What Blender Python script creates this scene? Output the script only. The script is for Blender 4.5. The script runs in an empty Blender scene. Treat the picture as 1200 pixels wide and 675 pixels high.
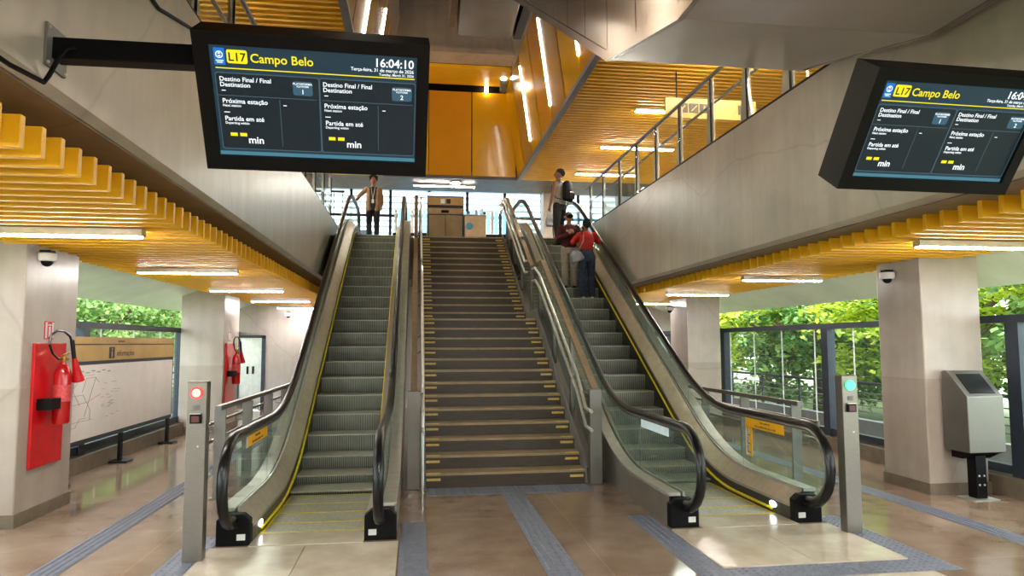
import bpy, bmesh, math, random
from mathutils import Vector, Matrix
random.seed(7)
R = math.radians
sc = bpy.context.scene
col = sc.collection

# ------------------------------------------------------------------ camera, sky, light, exposure
CAM_H = 1.75
cam_d = bpy.data.cameras.new('camera'); cam = bpy.data.objects.new('camera', cam_d); col.objects.link(cam)
cam_d.sensor_width = 36; cam_d.lens = 805.0 / 1200 * 36; cam_d.clip_start = 0.05; cam_d.clip_end = 300
cam.location = (0, 0, CAM_H)
cam.rotation_mode = 'QUATERNION'
_p, _y, _r = R(4.57), R(7.94), R(-.14)
_f = Vector((math.sin(_y)*math.cos(_p), math.cos(_y)*math.cos(_p), math.sin(_p)))
_rt = Vector((math.cos(_y), -math.sin(_y), 0)); _u = _rt.cross(_f)
_r2 = _rt*math.cos(_r)+_u*math.sin(_r); _u2 = -_rt*math.sin(_r)+_u*math.cos(_r)
cam.rotation_quaternion = Matrix((_r2, _u2, -_f)).transposed().to_quaternion()
sc.camera = cam

world = bpy.data.worlds.new('World'); sc.world = world; world.use_nodes = True
wn = world.node_tree.nodes; wn['Background'].inputs[0].default_value = (.86, .95, 1.0, 1); wn['Background'].inputs[1].default_value = 2.8
sun_d = bpy.data.lights.new('sun', 'SUN'); sun_d.energy = 4.2; sun_d.angle = R(25); sun_d.color = (1, .97, .9)
sun = bpy.data.objects.new('sun', sun_d); col.objects.link(sun); sun.rotation_euler = (R(46), R(8), 0); sun.location = (0, 0, 30)
LAMP = 54.0      # linear lamps of the lower ceilings
LAMP_UP = 62.0   # linear lamps of the upper ceiling
LAMP_WALL = 14.0  # vertical strips between the yellow panels
sc.view_settings.view_transform = 'Standard'; sc.view_settings.look = 'None'
sc.view_settings.gamma = 1; sc.view_settings.use_curve_mapping = False
sc.view_settings.exposure = 1.5
try:
    sc.cycles.use_denoising = True; sc.cycles.denoiser = 'OPENIMAGEDENOISE'
    sc.cycles.max_bounces = 8; sc.cycles.diffuse_bounces = 4; sc.cycles.glossy_bounces = 4; sc.cycles.transmission_bounces = 8
    sc.cycles.transparent_max_bounces = 16; sc.cycles.caustics_reflective = False; sc.cycles.caustics_refractive = False
    sc.cycles.sample_clamp_indirect = 6
except Exception:
    pass

# ------------------------------------------------------------------ helpers
def lin(h):
    h = h.lstrip('#'); o = []
    for i in (0, 2, 4):
        c = int(h[i:i+2], 16)/255
        o.append(c/12.92 if c <= .04045 else ((c+.055)/1.055)**2.4)
    return (*o, 1)

def mat(name, hexc, rough=.5, metal=0.0, nscale=6.0, namt=.10, bump=0.0, stretch=(1, 1, 1), hex2=None, emit=0, alpha=1, coat=0, rvar=0):
    m = bpy.data.materials.new(name); m.use_nodes = True
    nt = m.node_tree; n = nt.nodes; l = nt.links; b = n['Principled BSDF']
    tc = n.new('ShaderNodeTexCoord'); mp = n.new('ShaderNodeMapping'); mp.inputs['Scale'].default_value = stretch
    l.new(tc.outputs['Object'], mp.inputs[0])
    nz = n.new('ShaderNodeTexNoise'); nz.inputs['Scale'].default_value = nscale; nz.inputs['Detail'].default_value = 5; nz.inputs['Roughness'].default_value = .6
    l.new(mp.outputs[0], nz.inputs['Vector'])
    cr = n.new('ShaderNodeValToRGB'); c = lin(hexc)
    if hex2: a, d = c, lin(hex2)
    else:
        a = tuple(max(0, x*(1-namt*2)) for x in c[:3])+(1,); d = tuple(min(1, x*(1+namt*2)) for x in c[:3])+(1,)
    cr.color_ramp.elements[0].position = .3; cr.color_ramp.elements[1].position = .7
    cr.color_ramp.elements[0].color = a; cr.color_ramp.elements[1].color = d
    l.new(nz.outputs['Fac'], cr.inputs[0]); l.new(cr.outputs[0], b.inputs['Base Color'])
    b.inputs['Roughness'].default_value = rough; b.inputs['Metallic'].default_value = metal
    if rvar:
        mr = n.new('ShaderNodeMapRange'); mr.inputs['To Min'].default_value = max(.02, rough-rvar); mr.inputs['To Max'].default_value = rough+rvar
        l.new(nz.outputs['Fac'], mr.inputs[0]); l.new(mr.outputs[0], b.inputs['Roughness'])
    if coat: b.inputs['Coat Weight'].default_value = coat; b.inputs['Coat Roughness'].default_value = .08
    if bump:
        bp = n.new('ShaderNodeBump'); bp.inputs['Strength'].default_value = bump; bp.inputs['Distance'].default_value = .02
        l.new(nz.outputs['Fac'], bp.inputs['Height']); l.new(bp.outputs[0], b.inputs['Normal'])
    if emit:
        b.inputs['Emission Color'].default_value = c; b.inputs['Emission Strength'].default_value = emit
    if alpha < 1: b.inputs['Alpha'].default_value = alpha
    return m

def emat(name, hexc, s):
    m = bpy.data.materials.new(name); m.use_nodes = True
    b = m.node_tree.nodes['Principled BSDF']; b.inputs['Base Color'].default_value = (.004, .005, .006, 1) if name.startswith('screen') else lin(hexc)
    b.inputs['Specular IOR Level'].default_value = .25 if name.startswith('screen') else .5
    b.inputs['Emission Color'].default_value = lin(hexc); b.inputs['Emission Strength'].default_value = s; b.inputs['Roughness'].default_value = .4
    return m

def glass_mat(name, hexc='#e6f2ee', refl=1.0, tint=.06):
    # thin architectural glass: clear see-through + fresnel reflection
    m = bpy.data.materials.new(name); m.use_nodes = True
    nt = m.node_tree; n = nt.nodes; l = nt.links; n.remove(n['Principled BSDF'])
    tr = n.new('ShaderNodeBsdfTransparent'); tr.inputs[0].default_value = lin(hexc)
    gl = n.new('ShaderNodeBsdfGlossy'); gl.inputs['Roughness'].default_value = .02
    df = n.new('ShaderNodeBsdfDiffuse'); df.inputs[0].default_value = lin('#cfe0da')
    lw = n.new('ShaderNodeLayerWeight'); lw.inputs[0].default_value = .5
    pw = n.new('ShaderNodeMath'); pw.operation = 'POWER'; pw.inputs[1].default_value = 5; l.new(lw.outputs['Facing'], pw.inputs[0])
    fr = n.new('ShaderNodeMath'); fr.operation = 'MULTIPLY_ADD'; fr.inputs[1].default_value = .55; fr.inputs[2].default_value = .025; l.new(pw.outputs[0], fr.inputs[0])
    nz = n.new('ShaderNodeTexNoise'); nz.inputs['Scale'].default_value = 1.3
    mul = n.new('ShaderNodeMath'); mul.operation = 'MULTIPLY'; mul.inputs[1].default_value = tint*2
    l.new(nz.outputs['Fac'], mul.inputs[0])
    m1 = n.new('ShaderNodeMixShader'); m2 = n.new('ShaderNodeMixShader')
    l.new(mul.outputs[0], m1.inputs[0]); l.new(tr.outputs[0], m1.inputs[1]); l.new(df.outputs[0], m1.inputs[2])
    l.new(fr.outputs[0], m2.inputs[0]); l.new(m1.outputs[0], m2.inputs[1]); l.new(gl.outputs[0], m2.inputs[2])
    l.new(m2.outputs[0], n['Material Output'].inputs[0])
    return m

ORG = {}
def org(o): return ORG.get(o.name, Vector((0, 0, 0))) if o else Vector((0, 0, 0))

class MB:
    def __init__(s): s.v = []; s.f = []; s.M = None
    def add(s, vs, fs):
        o = len(s.v)
        s.v += [(s.M @ Vector(p) if s.M else Vector(p)) for p in vs]; s.f += [tuple(i+o for i in f) for f in fs]; return s
    def box(s, x0, x1, y0, y1, z0, z1):
        return s.add([(x0,y0,z0),(x1,y0,z0),(x1,y1,z0),(x0,y1,z0),(x0,y0,z1),(x1,y0,z1),(x1,y1,z1),(x0,y1,z1)],
                     [(0,3,2,1),(4,5,6,7),(0,1,5,4),(1,2,6,5),(2,3,7,6),(3,0,4,7)])
    def cbox(s, c, d): return s.box(c[0]-d[0]/2, c[0]+d[0]/2, c[1]-d[1]/2, c[1]+d[1]/2, c[2]-d[2]/2, c[2]+d[2]/2)
    def hexa(s, p): # 8 points bottom 4 ccw, top 4
        return s.add(p, [(0,3,2,1),(4,5,6,7),(0,1,5,4),(1,2,6,5),(2,3,7,6),(3,0,4,7)])
    def prism(s, poly, axis, a, b):   # extrude 2D polygon along axis: 'x' -> poly (y,z); 'y' -> (x,z); 'z' -> (x,y)
        mk = {'x': lambda p, t: (t, p[0], p[1]), 'y': lambda p, t: (p[0], t, p[1]), 'z': lambda p, t: (p[0], p[1], t)}[axis]
        n = len(poly)
        return s.add([mk(p, a) for p in poly]+[mk(p, b) for p in poly],
                     [tuple(range(n)), tuple(range(2*n-1, n-1, -1))]+[(i, (i+1) % n, n+(i+1) % n, n+i) for i in range(n)])
    def strip(s, top, bot, x0, x1):   # band between two (y,z) polylines of equal length, thickness x0..x1
        n = len(top); vs = []
        for t, b in zip(top, bot): vs += [(x0, *b), (x1, *b), (x1, *t), (x0, *t)]
        fs = []
        for i in range(n-1):
            a = 4*i; c = a+4
            fs += [(a+j, a+(j+1) % 4, c+(j+1) % 4, c+j) for j in range(4)]
        fs += [(3, 2, 1, 0), (4*n-4, 4*n-3, 4*n-2, 4*n-1)]
        return s.add(vs, fs)
    def tube(s, path, r, n=8, rb=None, ref=(1, 0, 0), cap=True):
        P = [Vector(p) for p in path]; ref = Vector(ref); vs = []; k = len(P)
        for i, p in enumerate(P):
            t = (P[min(i+1, k-1)]-P[max(i-1, 0)]).normalized()
            a = ref - t*ref.dot(t)
            if a.length < 1e-3: a = Vector((0, 1, 0)) - t*t.y
            if a.length < 1e-3: a = Vector((0, 0, 1))
            a.normalize(); b = t.cross(a)
            ra = r[i] if isinstance(r, (list, tuple)) else r
            rbb = (rb[i] if isinstance(rb, (list, tuple)) else rb) if rb is not None else ra
            for j in range(n):
                th = 2*math.pi*j/n; vs.append(p+a*(ra*math.cos(th))+b*(rbb*math.sin(th)))
        fs = [(i*n+j, i*n+(j+1) % n, (i+1)*n+(j+1) % n, (i+1)*n+j) for i in range(k-1) for j in range(n)]
        if cap: fs += [tuple(range(n-1, -1, -1)), tuple(range((k-1)*n, k*n))]
        return s.add(vs, fs)
    def lathe(s, prof, n=20, c=(0, 0, 0), axis='z'):   # prof: (r, h)
        vs = []
        for r, h in prof:
            for j in range(n):
                th = 2*math.pi*j/n; a, b = r*math.cos(th), r*math.sin(th)
                p = {'z': (a, b, h), 'x': (h, a, b), 'y': (b, h, a)}[axis]
                vs.append((p[0]+c[0], p[1]+c[1], p[2]+c[2]))
        k = len(prof)
        fs = [(i*n+j, i*n+(j+1) % n, (i+1)*n+(j+1) % n, (i+1)*n+j) for i in range(k-1) for j in range(n)]
        fs += [tuple(range(n-1, -1, -1)), tuple(range((k-1)*n, k*n))]
        return s.add(vs, fs)
    def ball(s, c, rx, ry=None, rz=None, n=16, m=10):
        ry = ry or rx; rz = rz or rx; vs = [(c[0], c[1], c[2]-rz)]
        for i in range(1, m):
            ph = -math.pi/2+math.pi*i/m
            for j in range(n):
                th = 2*math.pi*j/n; vs.append((c[0]+rx*math.cos(ph)*math.cos(th), c[1]+ry*math.cos(ph)*math.sin(th), c[2]+rz*math.sin(ph)))
        vs.append((c[0], c[1], c[2]+rz)); fs = []
        for j in range(n): fs.append((0, 1+(j+1) % n, 1+j))
        for i in range(m-2):
            for j in range(n):
                a = 1+i*n; fs.append((a+j, a+(j+1) % n, a+n+(j+1) % n, a+n+j))
        L = len(vs)-1; a = 1+(m-2)*n
        for j in range(n): fs.append((a+j, a+(j+1) % n, L))
        return s.add(vs, fs)
    def mesh(s, name):
        me = bpy.data.meshes.new(name); me.from_pydata([tuple(v) for v in s.v], [], s.f); me.validate(); return me
    def build(s, name, m, parent=None, smooth=False, bevel=0, local=False):
        off = Vector((0, 0, 0)) if local or parent is None else org(parent)
        if off.length: s.v = [v-off for v in s.v]
        me = s.mesh(name); me.materials.append(m)
        bm = bmesh.new(); bm.from_mesh(me); bmesh.ops.recalc_face_normals(bm, faces=bm.faces); bm.to_mesh(me); bm.free()
        if smooth:
            for p in me.polygons: p.use_smooth = True
            try: me.set_sharp_from_angle(angle=R(40))
            except Exception: pass
        o = bpy.data.objects.new(name, me); col.objects.link(o)
        if parent: o.parent = parent
        ORG[o.name] = off if not local else Vector((0, 0, 0))
        if bevel:
            b = o.modifiers.new('bevel', 'BEVEL'); b.width = bevel; b.segments = 2; b.limit_method = 'ANGLE'
        return o

def tag(o, label=None, cat=None, group=None, kind=None):
    if label: o['label'] = label
    if cat: o['category'] = cat
    if group: o['group'] = group
    if kind: o['kind'] = kind
    return o
def thing(name, label, cat, loc=(0, 0, 0), group=None, rz=0, kind=None):
    o = bpy.data.objects.new(name, None); col.objects.link(o); o.location = loc; o.rotation_euler = (0, 0, rz)
    o.empty_display_size = .1
    ORG[o.name] = Vector(loc)
    return tag(o, label, cat, group, kind)
def struct(name, mb, m, label=None, cat=None, **k):
    o = mb.build(name, m, **k); o['kind'] = 'structure'
    if label: o['label'] = label
    if cat: o['category'] = cat
    return o
def copy_tree(o, loc=None, label=None, parent=None):
    c = o.copy(); col.objects.link(c)
    if parent: c.parent = parent
    for ch in [q for q in bpy.data.objects if q.parent == o]: copy_tree(ch, parent=c)
    if loc is not None: c.location = loc
    if label: c['label'] = label
    return c

def text_mb(mb, s, size, M, align='LEFT', depth=.0006, bold=0.0):
    cu = bpy.data.curves.new('t', 'FONT'); cu.body = s; cu.size = size; cu.align_x = align; cu.extrude = depth; cu.resolution_u = 3; cu.offset = bold*size
    o = bpy.data.objects.new('t', cu); col.objects.link(o)
    bpy.context.view_layer.update()
    me = bpy.data.meshes.new_from_object(o.evaluated_get(bpy.context.evaluated_depsgraph_get()))
    old = mb.M; mb.M = M
    mb.add([v.co for v in me.vertices], [tuple(p.vertices) for p in me.polygons]); mb.M = old
    bpy.data.objects.remove(o); bpy.data.curves.remove(cu); bpy.data.meshes.remove(me)
    return mb
def frame_M(o, xd, yd):  # text frame: origin, x dir, y dir
    x = Vector(xd).normalized(); y = Vector(yd).normalized(); z = x.cross(y)
    return Matrix(((x.x, y.x, z.x, o[0]), (x.y, y.y, z.y, o[1]), (x.z, y.z, z.z, o[2]), (0, 0, 0, 1)))

# ------------------------------------------------------------------ materials
def concrete_mat(name, h1, h2, rough=.4, streak=1.0):
    m = mat(name, h1, rough, 0, 1.1, .1, .06, (1, 1, 1), h2, rvar=.12)
    nt = m.node_tree; n = nt.nodes; l = nt.links; b = n['Principled BSDF']
    tc = n['Texture Coordinate']; src = b.inputs['Base Color'].links[0].from_socket
    mp = n.new('ShaderNodeMapping'); mp.inputs['Scale'].default_value = (3.0, 3.0, .25); l.new(tc.outputs['Object'], mp.inputs[0])
    nz = n.new('ShaderNodeTexNoise'); nz.inputs['Scale'].default_value = 1.6; nz.inputs['Detail'].default_value = 6; l.new(mp.outputs[0], nz.inputs['Vector'])
    r1 = n.new('ShaderNodeValToRGB'); r1.color_ramp.elements[0].position = .3; r1.color_ramp.elements[1].position = .75
    r1.color_ramp.elements[0].color = (.72, .72, .72, 1); r1.color_ramp.elements[1].color = (1.08, 1.08, 1.08, 1); l.new(nz.outputs['Fac'], r1.inputs[0])
    # thin dark cracks / pour lines
    vo = n.new('ShaderNodeTexVoronoi'); vo.feature = 'DISTANCE_TO_EDGE'; vo.inputs['Scale'].default_value = .33
    wz = n.new('ShaderNodeTexNoise'); wz.inputs['Scale'].default_value = 2.0; wz.inputs['Detail'].default_value = 4
    mx = n.new('ShaderNodeMix'); mx.data_type = 'RGBA'; mx.inputs[0].default_value = .16
    l.new(tc.outputs['Object'], wz.inputs['Vector']); l.new(tc.outputs['Object'], mx.inputs[6]); l.new(wz.outputs['Color'], mx.inputs[7]); l.new(mx.outputs[2], vo.inputs['Vector'])
    r2 = n.new('ShaderNodeValToRGB'); r2.color_ramp.elements[0].position = .0; r2.color_ramp.elements[1].position = .006
    r2.color_ramp.elements[0].color = (.72, .70, .68, 1); r2.color_ramp.elements[1].color = (1, 1, 1, 1); l.new(vo.outputs['Distance'], r2.inputs[0])
    m1 = n.new('ShaderNodeMix'); m1.data_type = 'RGBA'; m1.blend_type = 'MULTIPLY'; m1.inputs[0].default_value = .8*streak
    m2 = n.new('ShaderNodeMix'); m2.data_type = 'RGBA'; m2.blend_type = 'MULTIPLY'; m2.inputs[0].default_value = .8*streak
    l.new(src, m1.inputs[6]); l.new(r1.outputs[0], m1.inputs[7]); l.new(m1.outputs[2], m2.inputs[6]); l.new(r2.outputs[0], m2.inputs[7])
    l.new(m2.outputs[2], b.inputs['Base Color'])
    return m

def floor_mat():
    m = mat('polished_floor', '#7b6453', .12, 0, 2.2, .1, 0, (1, 1, 1), '#95806d', rvar=.06)
    nt = m.node_tree; n = nt.nodes; l = nt.links; b = n['Principled BSDF']; tc = n['Texture Coordinate']
    src = b.inputs['Base Color'].links[0].from_socket
    nz = n.new('ShaderNodeTexNoise'); nz.inputs['Scale'].default_value = 90; nz.inputs['Detail'].default_value = 3; l.new(tc.outputs['Object'], nz.inputs['Vector'])
    r1 = n.new('ShaderNodeValToRGB'); r1.color_ramp.elements[0].color = (.7, .68, .66, 1); r1.color_ramp.elements[1].color = (1.25, 1.25, 1.25, 1)
    r1.color_ramp.elements[0].position = .35; r1.color_ramp.elements[1].position = .7
    l.new(nz.outputs['Fac'], r1.inputs[0])
    m1 = n.new('ShaderNodeMix'); m1.data_type = 'RGBA'; m1.blend_type = 'MULTIPLY'; m1.inputs[0].default_value = .5
    l.new(src, m1.inputs[6]); l.new(r1.outputs[0], m1.inputs[7])
    br = n.new('ShaderNodeTexBrick'); br.inputs['Scale'].default_value = 1.0; br.offset = 0; br.inputs['Mortar Size'].default_value = .004
    br.inputs['Brick Width'].default_value = 1.85; br.inputs['Row Height'].default_value = 1.85
    br.inputs['Color1'].default_value = (1, 1, 1, 1); br.inputs['Color2'].default_value = (.93, .93, .93, 1); br.inputs['Mortar'].default_value = (1.5, 1.45, 1.4, 1)
    mp = n.new('ShaderNodeMapping'); mp.inputs['Location'].default_value = (.35, .4, 0); l.new(tc.outputs['Object'], mp.inputs[0]); l.new(mp.outputs[0], br.inputs['Vector'])
    m2 = n.new('ShaderNodeMix'); m2.data_type = 'RGBA'; m2.blend_type = 'MULTIPLY'; m2.inputs[0].default_value = .8
    l.new(m1.outputs[2], m2.inputs[6]); l.new(br.outputs['Color'], m2.inputs[7]); l.new(m2.outputs[2], b.inputs['Base Color'])
    return m

def ribbed_mat(name, h1, h2, freq, axis='X', rough=.4, metal=.6):
    m = mat(name, h1, rough, metal, 5, .08)
    nt = m.node_tree; n = nt.nodes; l = nt.links; b = n['Principled BSDF']; tc = n['Texture Coordinate']
    src = b.inputs['Base Color'].links[0].from_socket
    w = n.new('ShaderNodeTexWave'); w.bands_direction = axis; w.inputs['Scale'].default_value = freq
    l.new(tc.outputs['Object'], w.inputs['Vector'])
    r1 = n.new('ShaderNodeValToRGB'); r1.color_ramp.elements[0].color = lin(h2); r1.color_ramp.elements[1].color = (1, 1, 1, 1)
    r1.color_ramp.elements[0].position = .25; r1.color_ramp.elements[1].position = .6
    l.new(w.outputs['Fac'], r1.inputs[0])
    m1 = n.new('ShaderNodeMix'); m1.data_type = 'RGBA'; m1.blend_type = 'MULTIPLY'; m1.inputs[0].default_value = 1
    l.new(src, m1.inputs[6]); l.new(r1.outputs[0], m1.inputs[7]); l.new(m1.outputs[2], b.inputs['Base Color'])
    return m

M = {}
M['conc'] = concrete_mat('concrete', '#a79c91', '#c1b8ae', .34, .7)
M['conc_pillar'] = concrete_mat('pillar_concrete', '#a2958a', '#bbb0a6', .33, .6)
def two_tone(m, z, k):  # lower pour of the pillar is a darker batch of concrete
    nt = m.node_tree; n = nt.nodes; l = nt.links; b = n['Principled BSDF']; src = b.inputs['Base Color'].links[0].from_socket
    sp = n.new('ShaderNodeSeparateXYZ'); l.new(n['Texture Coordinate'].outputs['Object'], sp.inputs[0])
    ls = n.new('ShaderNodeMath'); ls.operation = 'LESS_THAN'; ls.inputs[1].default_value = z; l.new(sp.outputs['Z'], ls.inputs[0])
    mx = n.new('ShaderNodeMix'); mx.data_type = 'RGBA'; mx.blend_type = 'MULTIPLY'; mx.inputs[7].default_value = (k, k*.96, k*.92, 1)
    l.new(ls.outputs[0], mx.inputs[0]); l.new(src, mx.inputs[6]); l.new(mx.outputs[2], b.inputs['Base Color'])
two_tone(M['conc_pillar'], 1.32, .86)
M['conc_wall'] = concrete_mat('back_wall_concrete', '#a89d97', '#beb5af', .45, .6)
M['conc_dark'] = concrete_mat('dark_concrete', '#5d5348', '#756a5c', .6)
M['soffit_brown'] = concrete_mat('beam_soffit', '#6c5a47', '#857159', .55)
M['floor'] = floor_mat()
M['upper_floor'] = mat('upper_floor', '#b0a492', .25, 0, 3)
M['landing'] = mat('landing_plate', '#b3a590', .22, 0, 3.0, .1, 0, hex2='#cabda9', rvar=.08)
M['slat'] = mat('yellow_slat', '#eeb019', .38, 0, 2, .03)
M['slat_up'] = mat('yellow_slat_upper', '#ffc41e', .38, 0, 2, .03)
M['panel_y'] = mat('yellow_panel', '#e6b414', .18, 0, 1, .03, coat=.3)
M['panel_o'] = mat('orange_panel', '#e3a026', .18, 0, 1, .03, coat=.3)
M['panel_t'] = mat('tan_panel', '#c49a58', .2, 0, 1, .03, coat=.3)
M['black'] = mat('black_paint', '#070708', .5, 0, 20, .1)
M['black'].node_tree.nodes['Principled BSDF'].inputs['Specular IOR Level'].default_value = .15
M['rubber'] = mat('black_rubber', '#100f0f', .28, 0, 20, .1)
M['rubber'].node_tree.nodes['Principled BSDF'].inputs['Specular IOR Level'].default_value = .35
M['steel'] = mat('brushed_steel', '#857d74', .36, .85, 30, .04, 0, (1, 1, 8))
M['steel_pol'] = mat('polished_steel', '#b9b1ac', .16, 1.0, 1.2, .05, .03)
M['steel_dull'] = mat('dull_steel', '#77736d', .42, .8, 3, .03)
M['steel_under'] = mat('underside_steel', '#b9b4b6', .3, .6, .8, .05, .04)
M['alu'] = mat('light_aluminium', '#c9c6be', .35, .7, 8, .05)
M['bronze'] = mat('bronze_rail', '#9a866c', .35, .8, 10, .08)
M['clad'] = mat('outer_cladding', '#aaa49c', .3, .85, 4, .06)
M['deck'] = mat('escalator_deck', '#bdb6ac', .34, .6, 10, .06)
M['deck_b'] = mat('escalator_inner_deck', '#b0a492', .36, .5, 10, .06)
M['skirt'] = mat('skirt_panel', '#4a4743', .35, .6, 10, .08)
M['ystep'] = mat('yellow_edge', '#ecd52a', .5, 0, 20, .08)
M['ymark'] = mat('yellow_mark', '#d9bb62', .5, 0, 30, .1)
M['step'] = ribbed_mat('step_ribs', '#9c9f95', '#8a8a84', 13, 'X', .5, .3)
M['tread'] = mat('step_tread', '#b0b0a2', .45, .3, 30, .1)
M['stair'] = mat('stair_stone', '#382e26', .45, 0, 6, .12, .05, hex2='#4b3f33', stretch=(1, 6, 6))
M['stair_tread'] = mat('stair_tread_lit', '#8d7859', .4, 0, 6, .12, hex2='#a89170')  # light on the treads put into a paler copy of the stair stone
M['tact'] = mat('tactile_tile', '#686d7b', .5, 0, 14, .1)
M['blade'] = mat('railing_blade', '#b4aa9c', .4, .35, 8, .05)
M['casing'] = mat('casing_steel', '#85786d', .25, .85, 2, .08)
M['navy'] = mat('dark_frame', '#2d3440', .4, .3, 8, .08)
M['sill'] = mat('stone_sill', '#6f6252', .4, 0, 6, .12)
M['glass'] = glass_mat('clear_glass', '#f6faf8', tint=.02)
M['glass_green'] = glass_mat('balustrade_glass', '#eaf3ee', tint=.04)
M['soffit'] = mat('white_soffit', '#eef2e4', .2, 0, .8, .06, .04)
M['white'] = mat('white_paint', '#d8d6d2', .5, 0, 8, .03)
M['map'] = mat('map_paper', '#cfc7c0', .45, 0, 3, .03)
M['gold'] = mat('gold_header', '#b08f55', .4, .2, 3, .06)
M['red'] = mat('red_paint', '#c8141a', .22, 0, 5, .06, coat=.3)
M['red2'] = mat('red_cylinder', '#b30f14', .2, 0, 5, .06, coat=.5)
M['brass'] = mat('brass', '#c09440', .3, .9, 10, .06)
M['grey'] = mat('mid_grey', '#6f6d6b', .5, 0, 8, .06)
M['ink'] = mat('dark_ink', '#2a2622', .6, 0, 8, .05)
M['ink_grey'] = mat('grey_ink', '#8a8886', .6, 0, 8, .05)
M['sticker_w'] = mat('pale_sticker', '#dff0f6', .5, 0, 8, .03)
M['sticker_y'] = mat('yellow_sticker', '#e9a90c', .5, 0, 8, .04)
M['lamp'] = emat('lamp_diffuser', '#fffaf4', LAMP)
M['lamp_up'] = emat('upper_lamp_diffuser', '#fff6e4', LAMP_UP)
M['lamp_wall'] = emat('wall_strip_diffuser', '#fff4e0', LAMP_WALL)
M['led'] = emat('white_led', '#f4f8ff', 3.5)
M['red_led'] = emat('red_led', '#ff2a2e', .8)
M['red_led_core'] = emat('red_led_core', '#ffa898', .55)
M['green_led'] = emat('green_led', '#58f5b4', .40)
M['scr'] = emat('screen_teal', '#223f4c', .30)
M['scr_box'] = emat('screen_dark_box', '#17262e', .30)
M['scr_btn'] = emat('screen_button', '#3a6073', .36)
M['scr_w'] = emat('screen_white', '#f2fbff', .5)
M['scr_y'] = emat('screen_yellow', '#f2e21a', .42)
M['scr_k'] = emat('screen_black_text', '#040506', .05)
M['scr_b'] = emat('screen_blue', '#1568b8', .5)
M['scr_line'] = emat('screen_line', '#4c6874', .3)
M['scr_g'] = emat('screen_base_glow', '#4a8294', .36)

# ================================================================== SETTING
LX, RX = -4.65, 6.8          # window planes
BL, BR = -1.84, 4.08         # inner faces of the two long concrete beams
UP = 4.35                    # upper floor level
YB, YE = -7.0, 19.0          # back (behind the camera) and far wall of the lower hall

struct('floor', MB().box(-5.2, 7.4, YB, YE, -.3, 0), M['floor'])
struct('wall_back', MB().box(-5.2, -4.67, YE, YE+.3, 0, 4.05).box(-4.67, -3.95, YE, YE+.3, 1.97, 4.05).box(-3.95, 6.45, YE, YE+.3, 0, 4.05)
       .box(6.45, 7.25, YE, YE+.3, 1.99, 4.05).box(7.25, 7.4, YE, YE+.3, 0, 4.05), M['conc_wall'])
struct('wall_behind', MB().box(-5.2, 7.4, YB-.3, YB, 0, 12), M['conc_wall'])
# far doors of the lower hall
def far_door(n, x0, x1, top):
    d = thing('door_%d' % n, None, None, ((x0+x1)/2, YE, 0), kind='structure')
    MB().box(x0, x0+.06, YE-.04, YE+.1, 0, top).box(x1-.09, x1, YE-.04, YE+.1, 0, top).box(x0, x1, YE-.04, YE+.1, top-.07, top).build('door_frame', M['navy'], d)
    w = (x1-x0-.15)/2
    for k in range(2):
        a = x0+.06+k*w
        lf = MB().box(a+.005, a+w-.005, YE+.02, YE+.06, .02, top-.07).build('door_leaf', M['alu'], d)
        MB().box(a+(w-.09 if k == 0 else .05), a+(w-.05 if k == 0 else .09), YE-.02, YE+.02, .95, 1.15).build('door_handle', M['black'], lf)
far_door(1, -4.67, -3.95, 1.97); far_door(2, 6.45, 7.25, 1.99)

# concrete pillars
def pillar(x0, x1, y0, y1):
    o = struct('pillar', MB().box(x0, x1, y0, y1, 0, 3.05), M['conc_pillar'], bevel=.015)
    struct('baseboard', MB().box(x0-.015, x1+.015, y0-.015, y0-.0005, 0, .13).box(x0-.015, x1+.015, y1+.0005, y1+.015, 0, .13).box(x0-.015, x0-.0005, y0, y1, 0, .13).box(x1+.0005, x1+.015, y0, y1, 0, .13), M['sill'])
pillar(-4.6, -3.78, 7.27, 8.33); pillar(-4.6, -3.78, 14.35, 15.5)
pillar(5.86, 6.62, 7.3, 8.07); pillar(5.86, 6.62, 14.35, 15.35)

# long beams beside the opening, slabs and dark void above the slats
def beam(x0, x1, z0, z1, side):
    inner = x1 if side < 0 else x0; outer = x0 if side < 0 else x1
    c = .05
    prof = [(inner, z1), (outer, z1), (outer, z0), (inner+side*c, z0), (inner, z0+c*.8)]
    struct('concrete_beam', MB().prism(prof, 'y', YB, 16.9), M['conc'])
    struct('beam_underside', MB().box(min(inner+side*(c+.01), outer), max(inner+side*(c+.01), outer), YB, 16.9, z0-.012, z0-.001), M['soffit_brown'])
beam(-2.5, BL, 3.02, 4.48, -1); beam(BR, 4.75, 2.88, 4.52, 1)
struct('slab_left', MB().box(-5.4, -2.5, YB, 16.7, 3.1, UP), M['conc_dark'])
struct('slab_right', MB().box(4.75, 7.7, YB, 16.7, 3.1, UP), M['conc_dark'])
struct('floor_upper', MB().box(-5.4, -1.72, 16.7, 27.5, 3.3, UP).box(-1.72, -.13, 16.75, 27.5, 3.3, UP).box(-.13, 2.39, 16.99, 27.5, 3.3, UP)
       .box(2.39, 3.97, 16.75, 27.5, 3.3, UP).box(3.97, 7.7, 16.7, 27.5, 3.3, UP), M['upper_floor'])
# bridge over the camera that the upper escalator starts from
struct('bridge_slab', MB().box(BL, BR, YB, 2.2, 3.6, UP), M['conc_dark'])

# sloped white soffits between slats and windows
for (xa, xb, za, zb) in ((-4.0, -5.25, 2.9, 2.47), (6.35, 7.5, 2.9, 2.47)):
    struct('soffit', MB().prism([(xa, za), (xb, zb), (xb, zb+.05), (xa, za+.05)], 'y', YB, YE), M['soffit'])

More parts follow.
